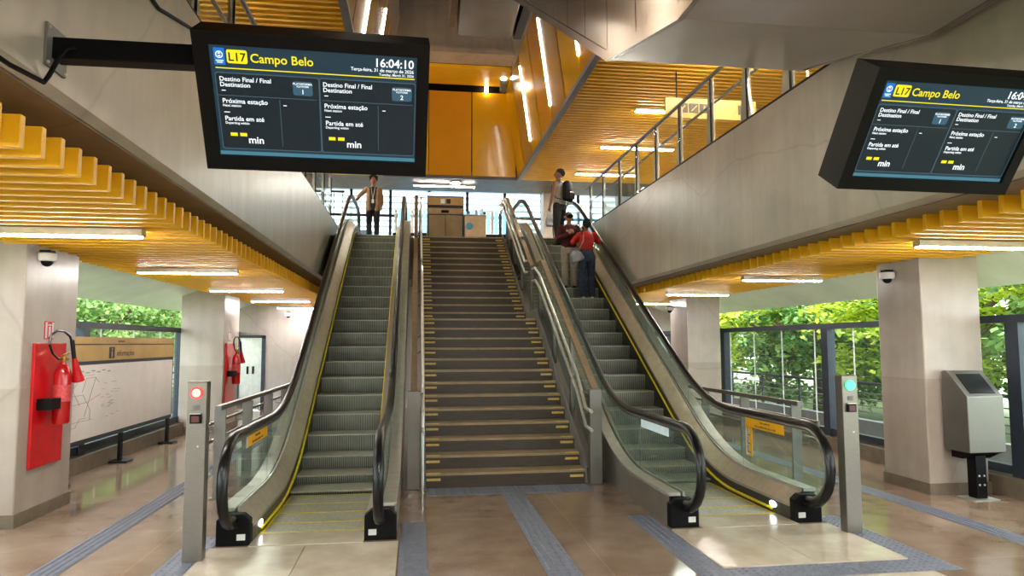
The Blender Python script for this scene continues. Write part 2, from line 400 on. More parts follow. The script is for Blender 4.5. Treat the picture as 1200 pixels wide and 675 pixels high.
# windows: dark frame, mullions, glass below the rail, open strip above it
def window(n, X, s, mull, joints):
    w = thing('window_%d' % n, None, None, (X, 6, 0), kind='structure')
    MB().box(X-.05, X+.05, YB, YE, 1.97, 2.06).build('top_rail', M['navy'], w)
    MB().box(X-.05, X+.05, YB, YE, .24, .34).build('bottom_rail', M['navy'], w)
    for y in mull:
        MB().box(X-.07, X+.07, y-.09, y+.09, .2, 1.97).build('mullion', M['navy'], w)
    ys = sorted([YB]+joints+[YE])
    for a, b in zip(ys[:-1], ys[1:]):
        MB().box(X-.006, X+.006, a+.006, b-.006, .34, 1.97).build('pane', M['glass'], w)
    g = MB()
    for y in joints: g.box(X-.009, X+.009, y-.006, y+.006, .34, 1.97)
    g.build('glass_joint', M['white'], w)
    struct('sill', MB().box(X-.16, X+.16, YB, YE, 0, .22), M['sill'])
    return w
window(1, LX, -1, [14.5, 10.4, 6.2, 2.0], [YB+1.2*i for i in range(1, 22)])
window(2, RX, 1, [14.5, 10.65, 7.0, 3.2], [-1.8+1.07*i for i in range(0, 19)])

# upper hall: outer walls, roof, ceilings
struct('wall_left', MB().box(-5.6, -5.4, YB, 27.5, 3.1, 12), M['conc_wall'])
struct('wall_right', MB().box(7.7, 7.9, YB, 27.5, 3.1, 12), M['conc_wall'])
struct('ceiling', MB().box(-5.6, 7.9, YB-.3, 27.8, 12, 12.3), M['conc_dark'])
struct('soffit_upper', MB().box(-5.4, 7.7, 20.0, 21.9, 6.62, 6.8), mat('brown_metal_soffit', '#6d635a', .5, .2, 3))
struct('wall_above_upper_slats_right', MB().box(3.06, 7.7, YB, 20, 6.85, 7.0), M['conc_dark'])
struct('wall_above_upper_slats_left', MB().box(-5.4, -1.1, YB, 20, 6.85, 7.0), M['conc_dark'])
struct('ceiling_far', MB().box(-5.4, 7.7, 20.4, 27.5, 9.0, 9.2), M['white'])
struct('wall_far', MB().box(-5.4, 7.7, 20.06, 20.4, 6.8, 12), M['black'])
struct('cross_beam', MB().box(-1.2, 2.62, 17.9, 18.6, 9.5, 12).box(-1.2, 2.62, 17.84, 17.9, 9.5, 9.66), M['conc'])
struct('upper_edge_beam', MB().prism([(2.62, 9.3), (2.42, 10.4), (3.2, 10.4), (3.2, 9.3)], 'y', 3, 18.6), M['conc'])
struct('upper_edge_beam', MB().prism([(-.68, 9.3), (-.5, 10.4), (-1.3, 10.4), (-1.3, 9.3)], 'y', 3, 17.9), M['conc'])

# ------------------------------------------------------------------ slat ceilings
def slats(x0, x1, z0, z1, ys, th, m, label):
    t = thing('slat_ceiling', label, 'ceiling', ((x0+x1)/2, ys[0], z1), kind='structure')
    first = None
    for y in ys:
        if first is None:
            first = MB().box(x0, x1, y-th/2, y+th/2, z0, z1).build('slat', m, t, bevel=.004); y0 = y
        else:
            c = first.copy(); col.objects.link(c); c.parent = t; c.location = (0, y-y0, 0)
    MB().box(x0+.3, x0+.36, ys[0], ys[-1], z1, z1+.04).box(x1-.36, x1-.3, ys[0], ys[-1], z1, z1+.04).build('carrier_rail', M['black'], t)
    return t
slats(-4.0, -1.97, 2.73, 2.90, [1.09+.2*i for i in range(89)], .045, M['slat'], 'yellow slat ceiling under the left concrete beam')
slats(4.42, 6.35, 2.73, 2.90, [1.02+.2*i for i in range(89)], .045, M['slat'], 'yellow slat ceiling under the right concrete beam')
slats(2.98, 7.65, 6.6, 6.75, [4.6+.165*i for i in range(94)], .06, M['slat_up'], 'yellow slat ceiling above the right upper walkway')
slats(-5.35, -1.05, 6.6, 6.75, [4.6+.165*i for i in range(94)], .06, M['slat_up'], 'yellow slat ceiling above the left upper walkway')
slats(-.62, 2.62, 9.4, 9.5, [18.66+.1*i for i in range(13)], .06, M['slat_up'], 'small yellow slat ceiling high above the back panels')

# ------------------------------------------------------------------ linear lamps
def lamp(x0, x1, y, z, label, m='lamp', w=.07, grp=None):
    t = thing('linear_lamp', label, 'lamp', ((x0+x1)/2, y, z), grp)
    MB().box(x0-.02, x1+.02, y-w/2-.012, y+w/2+.012, z+.0, z+.06).build('housing', M['alu'], t)
    MB().box(x0, x1, y-w/2, y+w/2, z-.012, z+.001).build('diffuser', M[m], t)
ordn = ['nearest', 'second nearest', 'third nearest', 'fourth nearest', 'fifth nearest']
for k, y in enumerate((6.24, 9.42, 12.58, 15.65, 18.5)):
    lamp(-3.56, -2.35, y, 2.668, '%s white linear lamp in view under the left yellow slat ceiling' % ordn[k])
for k, y in enumerate((5.98, 9.56, 12.68, 15.8, 18.6)):
    lamp(4.8, 6.02, y, 2.668, '%s white linear lamp in view under the right yellow slat ceiling' % ordn[k])
for k, y in enumerate((13.4, 16.1, 18.8)):
    lamp(4.48, 6.3, y, 6.538, '%s white linear lamp under the upper right yellow ceiling' % ordn[k], 'lamp_up', .12)
for k, y in enumerate((5.3, 8.0, 10.7)):  # unseen lamps added to brighten the upper hall
    lamp(4.48, 6.3, y, 6.538, 'added white fill lamp of the upper right ceiling, unseen behind the rising escalator', 'lamp_up', .12, 'added upper right fill lamps')
for k, y in enumerate((9.1, 11.8, 14.5, 17.2)):
    lamp(-4.2, -2.4, y, 6.538, 'white linear lamp under the upper left yellow ceiling behind the left screen', 'lamp_up', .12, 'upper left lamps')
for y in (2.9, -.4, -3.6):
    lamp(-3.56, -2.35, y, 2.668, 'white linear lamp under the left slats behind the viewpoint', 'lamp', .07, 'lamps behind the viewpoint')
    lamp(4.8, 6.02, y, 2.668, 'white linear lamp under the right slats behind the viewpoint', 'lamp', .07, 'lamps behind the viewpoint')
for y in (1.2, -.6, -2.6, -5.0):  # unseen lamps added to light the fronts of slats and stairs
    lamp(-.2, 2.4, y, 3.539, 'added white fill lamp under the bridge, out of view behind the viewpoint', 'lamp', .1, 'added fill lamps under the bridge')
lamp(-.1, 1.75, 20.9, 6.558, 'long white linear lamp over the vending kiosk at the stair head', 'lamp_up', .1)

# ------------------------------------------------------------------ yellow cladding panels with vertical light strips
def slant(x_bot, x_top, z0, z1):
    return lambda z: x_bot+(x_top-x_bot)*(z-z0)/(z1-z0)
def side_cladding(sgn, xb, xt, label):
    z0, z1 = 6.66, 9.3
    t = thing('wall_cladding', label, 'cladding', (xb, 14, z0))
    f = slant(xb, xt, z0, z1)
    edges = [20.0, 18.7, 17.35, 16.0, 14.65, 13.3, 11.95, 10.6, 9.25, 7.9]
    cols = ['panel_y', 'panel_t', 'panel_y', 'panel_o', 'panel_t', 'panel_y', 'panel_o', 'panel_t', 'panel_y']
    for k in range(len(edges)-1):
        a, b = edges[k+1]+.025, edges[k]-.025
        if (k % 2) == 1: b -= .03
        d = sgn*.03
        MB().hexa([(xb, a, z0), (xb+d, a, z0), (xb+d, b, z0), (xb, b, z0), (xt, a, z1), (xt+d, a, z1), (xt+d, b, z1), (xt, b, z1)]).build('panel', M[cols[k]], t)
    d = sgn*.04
    MB().hexa([(xb+d, 7.9, z0), (xb+2*d, 7.9, z0), (xb+2*d, 20, z0), (xb+d, 20, z0), (xt+d, 7.9, z1), (xt+2*d, 7.9, z1), (xt+2*d, 20, z1), (xt+d, 20, z1)]).build('backing', M['black'], t)
    MB().box(min(xb-sgn*.02, xb+sgn*.1), max(xb-sgn*.02, xb+sgn*.1), 7.9, 20, z0-.1, z0-.005).build('edge_trim', M['grey'], t)
    nm = ['farthest', 'second farthest', 'third farthest', 'nearest']
    for k, y in enumerate((17.35, 14.65, 11.95, 9.25)):
        l = thing('wall_light_strip', '%s upright white light strip between the upper %s yellow panels' % (nm[k], 'right' if sgn > 0 else 'left'), 'lamp', (xb, y, z0))
        za, zb = z0+.35, z1-.3
        xa_, xb_ = f(za)-sgn*.022, f(zb)-sgn*.022
        e = sgn*.02
        MB().hexa([(xa_, y-.02, za), (xa_+e, y-.02, za), (xa_+e, y+.02, za), (xa_, y+.02, za), (xb_, y-.02, zb), (xb_+e, y-.02, zb), (xb_+e, y+.02, zb), (xb_, y+.02, zb)]).build('diffuser', M['lamp_wall'], l)
side_cladding(1, 2.96, 2.6, 'slanted yellow and tan panel wall on the upper right')
side_cladding(-1, -1.03, -.67, 'slanted yellow and tan panel wall behind the left screen')
t = thing('wall_cladding', 'flat orange and yellow panel wall facing the stairs', 'cladding', (1, 20, 6.65))
for k, (a, b, c) in enumerate(((-.98, .31, 'panel_y'), (.33, 1.575, 'panel_o'), (1.605, 2.9, 'panel_y'))):
    MB().box(a, b, 19.97, 20.02, 6.68, 9.22).build('panel', M[c], t)
MB().box(-.98, 2.9, 19.95, 20.05, 6.58, 6.66).build('edge_trim', M['grey'], t)
t = thing('spot_lamp', 'small round white lamp high in the corner above the back panels', 'lamp', (2.45, 19.3, 9.2))
MB().lathe([(.1, -.25), (.1, .12)], 14, (2.45, 19.3, 9.28)).build('housing', M['grey'], t)
MB().ball((2.45, 19.22, 9.42), .1).build('bulb', M['led'], t)
tag(MB().box(1.98, 2.06, 19.9, 19.94, 9.2, 9.42).build('wall_light_strip', M['lamp_wall']), 'tiny white light strip above the yellow back panel', 'lamp')
t = thing('downlight', 'round recessed downlight in the dark soffit above the kiosk', 'lamp', (1.15, 20.5, 6.62))
MB().lathe([(.17, 6.58), (.17, 6.63)], 18, (1.15, 20.5, 0)).build('rim', M['alu'], t)
MB().lathe([(.12, 6.565), (.12, 6.582)], 18, (1.15, 20.5, 0)).build('diffuser', M['lamp_up'], t)

# ------------------------------------------------------------------ stainless box and upper escalator
t = thing('steel_casing', 'dark stainless casing hanging from the concrete at the top centre', 'casing', (1.4, 14, 8.6))
MB().hexa([(.82, 13.0, 8.6), (2.02, 13.0, 8.6), (2.09, 14.88, 8.6), (.86, 14.88, 8.6), (.78, 13.0, 10.5), (2.1, 13.0, 10.5), (2.15, 15.1, 10.5), (.82, 15.1, 10.5)]).build('shell', M['casing'], t, bevel=.02)
MB().box(.66, .8, 13.2, 14.8, 8.75, 10.5).build('side_flange', M['soffit_brown'], t)
MB().box(2.12, 2.3, 13.2, 14.9, 8.6, 10.5).build('side_gap_panel', M['black'], t)

t = thing('upper_escalator', 'stainless clad underside of an escalator rising overhead at the top right', 'escalator', (2.9, 6.5, 4.5))
A, B = (6.5, 4.58), (4.63, 4.11)      # (y, z) of the two folds
def und(y):
    if y >= A[0]: return A[1]+(y-A[0])*math.tan(R(31.3))
    if y >= B[0]: return B[1]+(y-B[0])*(A[1]-B[1])/(A[0]-B[0])
    return B[1]
xa, xb = 1.88, 3.93
def upan(y0, y1, m, nm):
    MB().hexa([(xa, y0, und(y0)), (xb, y0, und(y0)), (xb, y1, und(y1)), (xa, y1, und(y1)), (xa, y0, und(y0)+.05), (xb, y0, und(y0)+.05), (xb, y1, und(y1)+.05), (xa, y1, und(y1)+.05)]).build(nm, m, t)
upan(2.2, B[0], M['steel_under'], 'underside_panel'); upan(B[0]+.006, A[0], M['steel_under'], 'underside_panel'); upan(A[0]+.006, 15.5, M['steel_under'], 'underside_panel')
ys = [2.2, 3.4, B[0], 5.6, A[0], 7.4, 8.3, 9.2, 10.1, 11.0, 11.9, 12.8, 13.7, 14.6, 15.5]
for y0, y1 in zip(ys[:-1], ys[1:]):
    for x, s in ((xa, 1), (xb, -1)):
        MB().hexa([(x, y0+.008, und(y0)+.1), (x+.03*s, y0+.008, und(y0)+.1), (x+.03*s, y1-.008, und(y1)+.1), (x, y1-.008, und(y1)+.1),
                   (x, y0+.008, und(y0)+1.35), (x+.03*s, y0+.008, und(y0)+1.35), (x+.03*s, y1-.008, und(y1)+1.35), (x, y1-.008, und(y1)+1.35)]).build('side_panel', M['steel_pol'], t)
for x, s in ((xa, 1), (xb, -1)):
    yy = [2.2, B[0], A[0], 15.5]
    MB().strip([(y, und(y)+.1) for y in yy], [(y, und(y)-.012) for y in yy], x-.012*s, x+.03*s).build('edge_trim', M['steel_pol'], t)
    MB().tube([(x+.1*s, y, und(y)+2.2) for y in (2.4, B[0], A[0], 15.4)], .045, 8).build('handrail', M['rubber'], t)
    MB().strip([(y, und(y)+2.17) for y in (2.4, B[0], A[0], 15.4)], [(y, und(y)+1.35) for y in (2.4, B[0], A[0], 15.4)], x+.094*s, x+.106*s).build('glass_panel', M['glass_green'], t)

# ------------------------------------------------------------------ floor markings and landing plates
def tact(x0, x1, y0, y1, kind, label):
    mb = MB().box(x0, x1, y0, y1, 0, .004)
    w, h = x1-x0, y1-y0
    if kind == 'bar_y':
        for k in range(4): mb.box(x0+w*(k+.5)/4-.012, x0+w*(k+.5)/4+.012, y0+.02, y1-.02, .004, .009)
    elif kind == 'bar_x':
        for k in range(4): mb.box(x0+.02, x1-.02, y0+h*(k+.5)/4-.012, y0+h*(k+.5)/4+.012, .004, .009)
    else:
        nx, ny = max(1, round(w/.06)), max(1, round(h/.06))
        for i in range(nx):
            for j in range(ny):
                mb.lathe([(.014, .004), (.009, .009)], 6, (x0+w*(i+.5)/nx, y0+h*(j+.5)/ny, 0))
    tag(mb.build('tactile_strip', M['tact']), label, 'tactile paving', kind='structure')
tact(-.125, .11, 2.6, 6.96, 'bar_y', 'grey tactile strip leading along the right side of the left escalator')
tact(1.0, 1.26, 2.6, 8.08, 'dot', 'grey tactile strip leading straight to the middle of the stairs')
tact(.15, 2.1, 8.08, 8.5, 'dot', 'grey tactile band across the foot of the stairs')
tact(2.13, 2.37, 4.92, 6.9, 'dot', 'grey tactile strip along the left side of the right landing plate')
tact(2.37, 3.96, 4.92, 5.2, 'dot', 'grey tactile band in front of the right landing plate')
tact(3.96, 4.2, 4.92, 6.6, 'dot', 'grey tactile strip under the right steel post')
tact(-1.97, -1.72, 4.92, 6.7, 'dot', 'grey tactile strip under the left steel post')
tact(-2.91, -2.68, 2, 18.5, 'bar_y', 'grey tactile path past the left information board')
tact(5.2, 5.44, 2, 18.5, 'bar_y', 'grey tactile path past the litter bin on the right')
for (x0, x1) in ((-1.72, -.14), (2.38, 3.95)):
    struct('landing_plate', MB().box(x0, (x0+x1)/2-.004, 5.21, 6.3, 0, .012).box((x0+x1)/2+.004, x1, 5.21, 6.3, 0, .012).box(x0, x1, 2.6, 5.2, 0, .003), M['landing'])

# ------------------------------------------------------------------ staircase
SY, ST, SR, SL = 8.576, .289, 4.35/26, .90
SX0, SX1 = .13, 2.115
t = thing('staircase', 'dark stone staircase with yellow edge marks between the two escalators', 'stairs', (1.12, SY, 0), kind='structure')
def riser_y(i): return SY+i*ST+(SL if i >= 13 else 0)
for i in range(26):
    y = riser_y(i); z = (i+1)*SR; d = ST+(SL if i == 12 else 0)
    s = MB().box(SX0, SX1, y, y+d+.3, z-SR, z-.03).build('step', M['stair'], t)
    MB().box(SX0, SX1, y-.012, y+d+.02, z-.03, z).build('tread', M['stair_tread'], s)
    mk = MB()
    for x0, x1 in ((SX0+.01, SX0+.18), (SX1-.19, SX1-.02)):
        mk.box(x0, x1, y-.006, y+.002, z-SR+.075, z-SR+.105).box(x0, x1, y-.014, y+.02, z-.006, z+.003)
    mk.build('yellow_mark', M['ymark'], s)
prof = [(SY-.02, 0), (SY+.05, .28)]+[(riser_y(12)+.1, 13*SR+.18), (riser_y(13)-.05, 13*SR+.16), (riser_y(25)+.2, UP+.1), (17.0, UP+.1), (17.0, UP-.6), (riser_y(13), 13*SR-.5), (riser_y(12), 13*SR-.5), (SY+.9, 0)]
for x0, x1 in ((SX0-.03, SX0-.002), (SX1+.002, SX1+.03)):
    MB().prism(prof, 'x', x0, x1).build('stringer', M['grey'], t)

# stair balustrades
def stair_z(y):
    if y < SY: return 0
    y1, y2 = riser_y(12), riser_y(13)
    sl = SR/ST
    if y <= y1: return SR+(y-SY)*sl
    if y <= y2-ST*.0: return 13*SR
    return min(14*SR+(y-y2)*sl, UP+.0)
def balustrade(X, inner, label):
    s = 1 if inner > X else -1
    t = thing('stair_balustrade', label, 'balustrade', (X, SY, 0))
    ys_post = [8.5, 9.75, 11.0, 12.28, 13.2, 14.4, 15.6, 16.85]
    for k, y in enumerate(ys_post):
        z = stair_z(y); h = 1.12 if k == 0 else 1.0
        w = .075 if k == 0 else .03
        MB().box(X-w, X+w, y-.06, y+.06, z-(0 if k == 0 else .15), z+h+(0 if k else .05)).build('post', M['steel_dull'], t, bevel=.006)
    path = [(8.45, 1.17), (riser_y(12)-.05, 13*SR+1.05), (riser_y(13)-.15, 13*SR+1.06), (16.9, UP+1.05), (17.9, UP+1.05)]
    mb = MB()
    for (a, b) in zip(path[:-1], path[1:]):
        mb.hexa([(X-.04, a[0], a[1]-.05), (X+.04, a[0], a[1]-.05), (X+.04, b[0], b[1]-.05), (X-.04, b[0], b[1]-.05), (X-.04, a[0], a[1]), (X+.04, a[0], a[1]), (X+.04, b[0], b[1]), (X-.04, b[0], b[1])])
    mb.build('top_rail', M['bronze'], t)
    for a, b in zip(ys_post[:-1], ys_post[1:]):
        a2, b2 = a+.1, b-.1
        MB().hexa([(X-.006, a2, stair_z(a2)+.1), (X+.006, a2, stair_z(a2)+.1), (X+.006, b2, stair_z(b2)+.1), (X-.006, b2, stair_z(b2)+.1),
                   (X-.006, a2, stair_z(a2)+.98), (X+.006, a2, stair_z(a2)+.98), (X+.006, b2, stair_z(b2)+.98), (X-.006, b2, stair_z(b2)+.98)]).build('glass_panel', M['glass_green'], t)
    for h in (.9, .68):
        for (ya, yb) in ((8.35, riser_y(12)-.1), (riser_y(13)-.1, 16.9)):
            pts = [(inner, ya-.28, stair_z(ya+.2)+h-.25 if ya > 9 else h-.1), (inner, ya, (stair_z(ya+.26) if ya > 9 else .05)+h)]
            n = 8
            pts += [(inner, ya+(yb-ya)*k/n, stair_z(ya+.26+(yb-ya)*k/n)+h) for k in range(1, n+1)]
            e = pts[-1]; pts += [(inner, e[1]+.28, e[2]+.01)]
            pts[0] = (inner, pts[1][1]-.28, pts[1][2]-.02)
            MB().tube(pts, .021, 8).build('handrail', M['alu'], t, smooth=True)
    for y in ys_post:
        for h in (.9, .68): MB().tube([(X, y, stair_z(y+.2)+h-.06), (inner, y, stair_z(y+.26)+h-.03)], .01, 6).build('bracket', M['steel_dull'], t)
    if X < 1:
        MB().tube([(inner, 8.36, 0), (inner, 8.36, .94)], .02, 8).build('handrail_foot', M['alu'], t)
    return t
balustrade(-.02, .09, 'glass stair balustrade with bronze rail on the left of the stairs')
balustrade(2.23, 2.08, 'glass stair balustrade with bronze rail on the right of the stairs')

# ================================================================== ESCALATORS
T30 = math.tan(R(30)); FL = .8
def ramp(u): return 0 if u < -FL else (u if u > FL else (u+FL)**2/(4*FL))
def prof_z(y, a, b): return a+T30*(ramp(y-(a+b)/T30)-ramp(y-(a+UP+b)/T30))
def ysamp(y0, y1, n=56): return [y0+(y1-y0)*i/n for i in range(n+1)]
E0, E1 = 6.46, 18.0
HRA, HRB = .955, 4.10
def escalator(XC, label, sticker_side):
    t = thing('escalator', label, 'escalator', (XC, E0, 0))
    YS = ysamp(E0, E1, 70)
    # steps
    k = 0; y = 6.3
    while y < 16.75:
        z = prof_z(y, .008, 4.942); zp = prof_z(y-.4, .008, 4.942) if k else z-.1
        zb = max(min(zp, z-.06)-.03, .001); hgt = z-zb
        s = MB().prism([(y+.004, z-.004), (y+.012, z-hgt*.35), (y+.028, z-hgt*.7), (y+.05, zb), (y+.44, zb), (y+.44, z-.004)], 'x', XC-.478, XC+.478).build('step', M['step'], t)
        tr = MB().box(XC-.478, XC+.478, y-.008, y+.41, z-min(.016, z*.5), z)
        tr.build('tread', M['tread'], s)
        if k < 5:
            MB().box(XC-.47, XC+.47, y+.365, y+.392, z, z+.002).box(XC-.475, XC-.45, y, y+.365, z, z+.002).box(XC+.45, XC+.475, y, y+.365, z, z+.002).build('yellow_border', M['ystep'], s)
        y += .4; k += 1
    MB().box(XC-.485, XC+.485, 6.301, 6.7, 0, .016).build('comb_plate', M['landing'], t)
    cm = MB()
    for i in range(48): cm.box(XC-.475+i*.02, XC-.465+i*.02, 6.68, 6.75, .004, .014)
    cm.build('comb_teeth', M['ystep'], t)
    MB().box(XC-.485, XC+.485, 16.75, 17.6, UP, UP+.016).build('comb_plate', M['landing'], t)
    for s in (-1, 1):
        X = lambda v: XC+s*v
        def xs(a, b): return (min(X(a), X(b)), max(X(a), X(b)))
        sk = [(y, prof_z(y, .17, 4.68)) for y in YS]; dk = [(y, prof_z(y, .31, 4.47)) for y in YS]
        MB().strip(sk, [(y, prof_z(y, -.12, 5.25)) for y in YS], *xs(.482, .497)).build('skirt', M['skirt'], t)
        yl = [(y, prof_z(y, .05, 4.80)) for y in YS if 6.7 < y < 17.0]
        MB().tube([(X(.472), y, z) for y, z in yl], .015, 6).build('skirt_brush', M['ystep'], t)
        ib = MB(); n = len(YS); vs = []
        for (y, z1), (_, z2) in zip(sk, dk): vs += [(X(.480), y, z1), (X(.605), y, z2-.015), (X(.605), y, z2-.04), (X(.480), y, z1-.03)]
        ib.add(vs, [(4*i+j, 4*i+(j+1) % 4, 4*i+4+(j+1) % 4, 4*i+4+j) for i in range(n-1) for j in range(4)]+[(0, 1, 2, 3), (4*n-1, 4*n-2, 4*n-3, 4*n-4)])
        ib.build('inner_deck', M['deck_b'], t)
        MB().strip([(y, z+.012) for y, z in dk], [(y, z-.03) for y, z in dk], *xs(.598, .612)).build('glass_clamp', M['alu'], t)
        MB().strip(dk, [(y, z-.03) for y, z in dk], *xs(.636, .77)).build('outer_deck', M['deck'], t)
        cb = lambda y: max(0, min(T30*y-5.75, UP-1.0))
        MB().strip([(y, z-.012) for y, z in dk], [(y, cb(y)) for y in YS], *xs(.752, .768)).build('outer_cladding', M['clad'], t)
        # handrail
        cy, cz, r = 6.36, HRA-.385, .385
        low = [(6.62, cz-r)]+[(cy-r*math.sin(math.pi*i/12), cz-r*math.cos(math.pi*i/12)) for i in range(13)]
        ty = 18.3; tz = UP+cz
        up_ = [(ty+r*math.sin(math.pi*i/12), tz+r*math.cos(math.pi*i/12)) for i in range(13)]+[(ty-.26, tz-r)]
        mid = [(y, prof_z(y, HRA, HRB)) for y in ysamp(6.5, ty-.1, 70)]
        def off(d): # inward offset for the guide
            l2 = [(6.62, cz-r+d)]+[(cy-(r-d)*math.sin(math.pi*i/12), cz-(r-d)*math.cos(math.pi*i/12)) for i in range(13)]
            u2 = [(ty+(r-d)*math.sin(math.pi*i/12), tz+(r-d)*math.cos(math.pi*i/12)) for i in range(13)]+[(ty-.26, tz-r+d)]
            return l2+[(y, z-d) for y, z in mid]+u2
        MB().tube([(X(.625), y, z) for y, z in off(.0)], .045, 10, .034).build('handrail', M['rubber'], t, smooth=True)
        MB().tube([(X(.625), y, z) for y, z in off(.05)], .026, 8, .022).build('handrail_guide', M['steel_dull'], t, smooth=True)
        # glass
        cuts = [6.03, 7.7, 9.3, 10.9, 12.5, 14.1, 15.7, 17.3, 18.6]
        for a, b in zip(cuts[:-1], cuts[1:]):
            top, bot = [], []
            for y in ysamp(a+.004, b-.004, 14):
                tt = prof_z(y, HRA, HRB)-.05; bb = prof_z(y, .31, 4.47) if E0 <= y <= E1 else (.31 if y < 9 else UP+.31)
                rr = r-.045
                if y < cy:
                    q = math.sqrt(max(0, rr*rr-(y-cy)**2)); tt = min(tt, cz+q); bb = max(.26, cz-q)
                if y > ty:
                    q = math.sqrt(max(0, rr*rr-(y-ty)**2)); tt = min(tt, tz+q); bb = max(UP+.26, tz-q)
                top.append((y, max(tt, bb+.001))); bot.append((y, bb-.01))
            MB().strip(top, bot, *xs(.619, .631)).build('glass_panel', M['glass_green'], t)
        # black newel end piece
        x0, x1 = xs(.487, .772)
        for (ya, yb, zz) in ((6.38, 6.475, 0), (17.98, 18.3, UP)):
            MB().prism([(x0, zz), (x1, zz), (x1, zz+.22), (x1-.06, zz+.27), (x0+.06, zz+.27), (x0, zz+.22)], 'y', ya, yb).build('newel_base', M['black'], t, bevel=.008)
        MB().box(X(.56)-.035, X(.56)+.035, 6.372, 6.381, .05, .10).build('newel_plate', M['white'], t)
        if (s < 0) == (XC < 0):
            lt = MB(); lt.ball((X(.478), 6.78, .095), .008, .07, .032); lt.build('skirt_light', M['led'], t, smooth=True)
    # stickers on the glass
    def txt(mb, s_, size, x, y, z, d): text_mb(mb, s_, size, frame_M((x, y, z), (0, d, 0), (0, 0, 1)), 'CENTER')
    if sticker_side == 'R':
        x = XC+.619-.008
        st = MB().box(x, x+.006, 6.76, 7.6, .785, .895).box(x, x+.006, 7.45, 7.6, .46, .79).build('warning_sticker', M['sticker_y'], t)
        tm = MB(); txt(tm, 'Evite acidentes', .036, x-.001, 7.15, .85, -1); txt(tm, 'Use o corrimão e não pare na saída', .032, x-.001, 7.15, .805, -1)
        for zc in (.73, .635, .54):
            tm.box(x-.002, x, 7.535, 7.55, zc-.03, zc+.02).ball((x-.001, 7.543, zc+.03), .001, .012, .012, 8, 6).box(x-.002, x, 7.50, 7.55, zc-.042, zc-.03)
        tm.build('sticker_print', M['ink'], st)
        MB().box(x-.001, x, 7.515, 7.585, .47, .77).build('sticker_field', M['white'], st)
        x = XC-.631-.007
        MB().box(x, x+.006, 6.75, 7.6, .80, .90).build('pale_sticker', M['sticker_w'], t)
    else:
        x = XC-.619+.002
        st = MB().box(x, x+.006, 6.72, 7.62, .785, .895).build('warning_sticker', M['sticker_y'], t)
        tm = MB(); txt(tm, 'Evite acidentes', .036, x+.007, 7.17, .85, 1); txt(tm, 'Use o corrimão e não pare na saída', .032, x+.007, 7.17, .805, 1)
        tm.build('sticker_print', M['ink'], st)
        MB().box(x-.0005, x+.0066, 6.72, 6.76, .785, .895).build('sticker_edge', M['white'], st)
    return t
escalator(-.93, 'left escalator with ribbed grey steps and a yellow brush line beside the red-lit post', 'L')
escalator(3.17, 'right escalator with people riding up it beside the green-lit post', 'R')

# ------------------------------------------------------------------ status posts with round signal lamp
def status_post(x, y, led, core, label):
    t = thing('signal_post', label, 'post', (x, y, 0))
    MB().box(x-.077, x+.077, y-.05, y+.06, 0, 1.44).build('column', M['steel'], t, bevel=.006)
    l = MB().lathe([(.048, y-.066), (.048, y-.049)], 24, (x, 0, 1.35), 'y').build('signal_lamp', M[led], t)
    MB().lathe([(.034, y-.07), (.034, y-.064)], 24, (x, 0, 1.35), 'y').build('lamp_core', M[core], l)
    MB().box(x-.025, x+.025, y-.053, y-.049, 1.21, 1.25).build('sensor', M['grey'], t)
    rd = MB().box(x-.042, x+.042, y-.075, y-.049, 1.105, 1.18).build('key_box', M['black'], t)
    MB().box(x-.03, x+.03, y-.079, y-.074, 1.115, 1.165).build('key_face', mat('key_face', '#5a2420', .3), rd)
    MB().box(x-.042, x+.042, y-.08, y-.049, 1.18, 1.186).build('box_lid', M['alu'], rd)
    MB().lathe([(.008, y-.056), (.008, y-.049)], 10, (x+.02, 0, .92), 'y').build('lock', M['alu'], t)
status_post(-1.765, 6.0, 'red_led', 'red_led_core', 'brushed steel post with a glowing red round signal lamp')
status_post(4.0, 6.0, 'green_led', 'green_led', 'brushed steel post with a glowing green round signal lamp')

# ------------------------------------------------------------------ low guard rails beside the escalators
def guard_rail(X, posts, side, label):
    t = thing('guard_rail', label, 'railing', (X, posts[0], 0))
    for y in posts:
        p = MB().box(X-.062, X+.062, y-.012, y+.012, .0, 1.0).build('post', M['steel_dull'], t)
        MB().box(X-.09, X+.09, y-.06, y+.06, 0, .012).build('base_plate', M['steel_dull'], p)
    y0, y1 = posts[0]-.1, posts[-1]+.1
    MB().box(X-.035, X+.035, y0, y1, 1.0, 1.05).build('top_rail', M['steel_dull'], t)
    for h in (.82, .62):
        MB().tube([(X+side*.15, y0-.1, h-.1), (X+side*.15, y0-.12, h), (X+side*.15, y1, h)], .02, 8).build('handrail', M['steel_dull'], t, smooth=True)
    for y in posts:
        for h in (.82, .62): MB().tube([(X, y, h-.07), (X+side*.15, y, h-.07), (X+side*.15, y, h)], .008, 6).build('bracket', M['steel_dull'], t)
guard_rail(4.5, [7.75, 9.05, 10.35, 11.65, 12.95], 1, 'low steel guard rail on the floor right of the right escalator')
guard_rail(-2.2, [8.3, 9.6, 10.9, 12.2, 13.5], -1, 'low steel guard rail on the floor left of the left escalator')

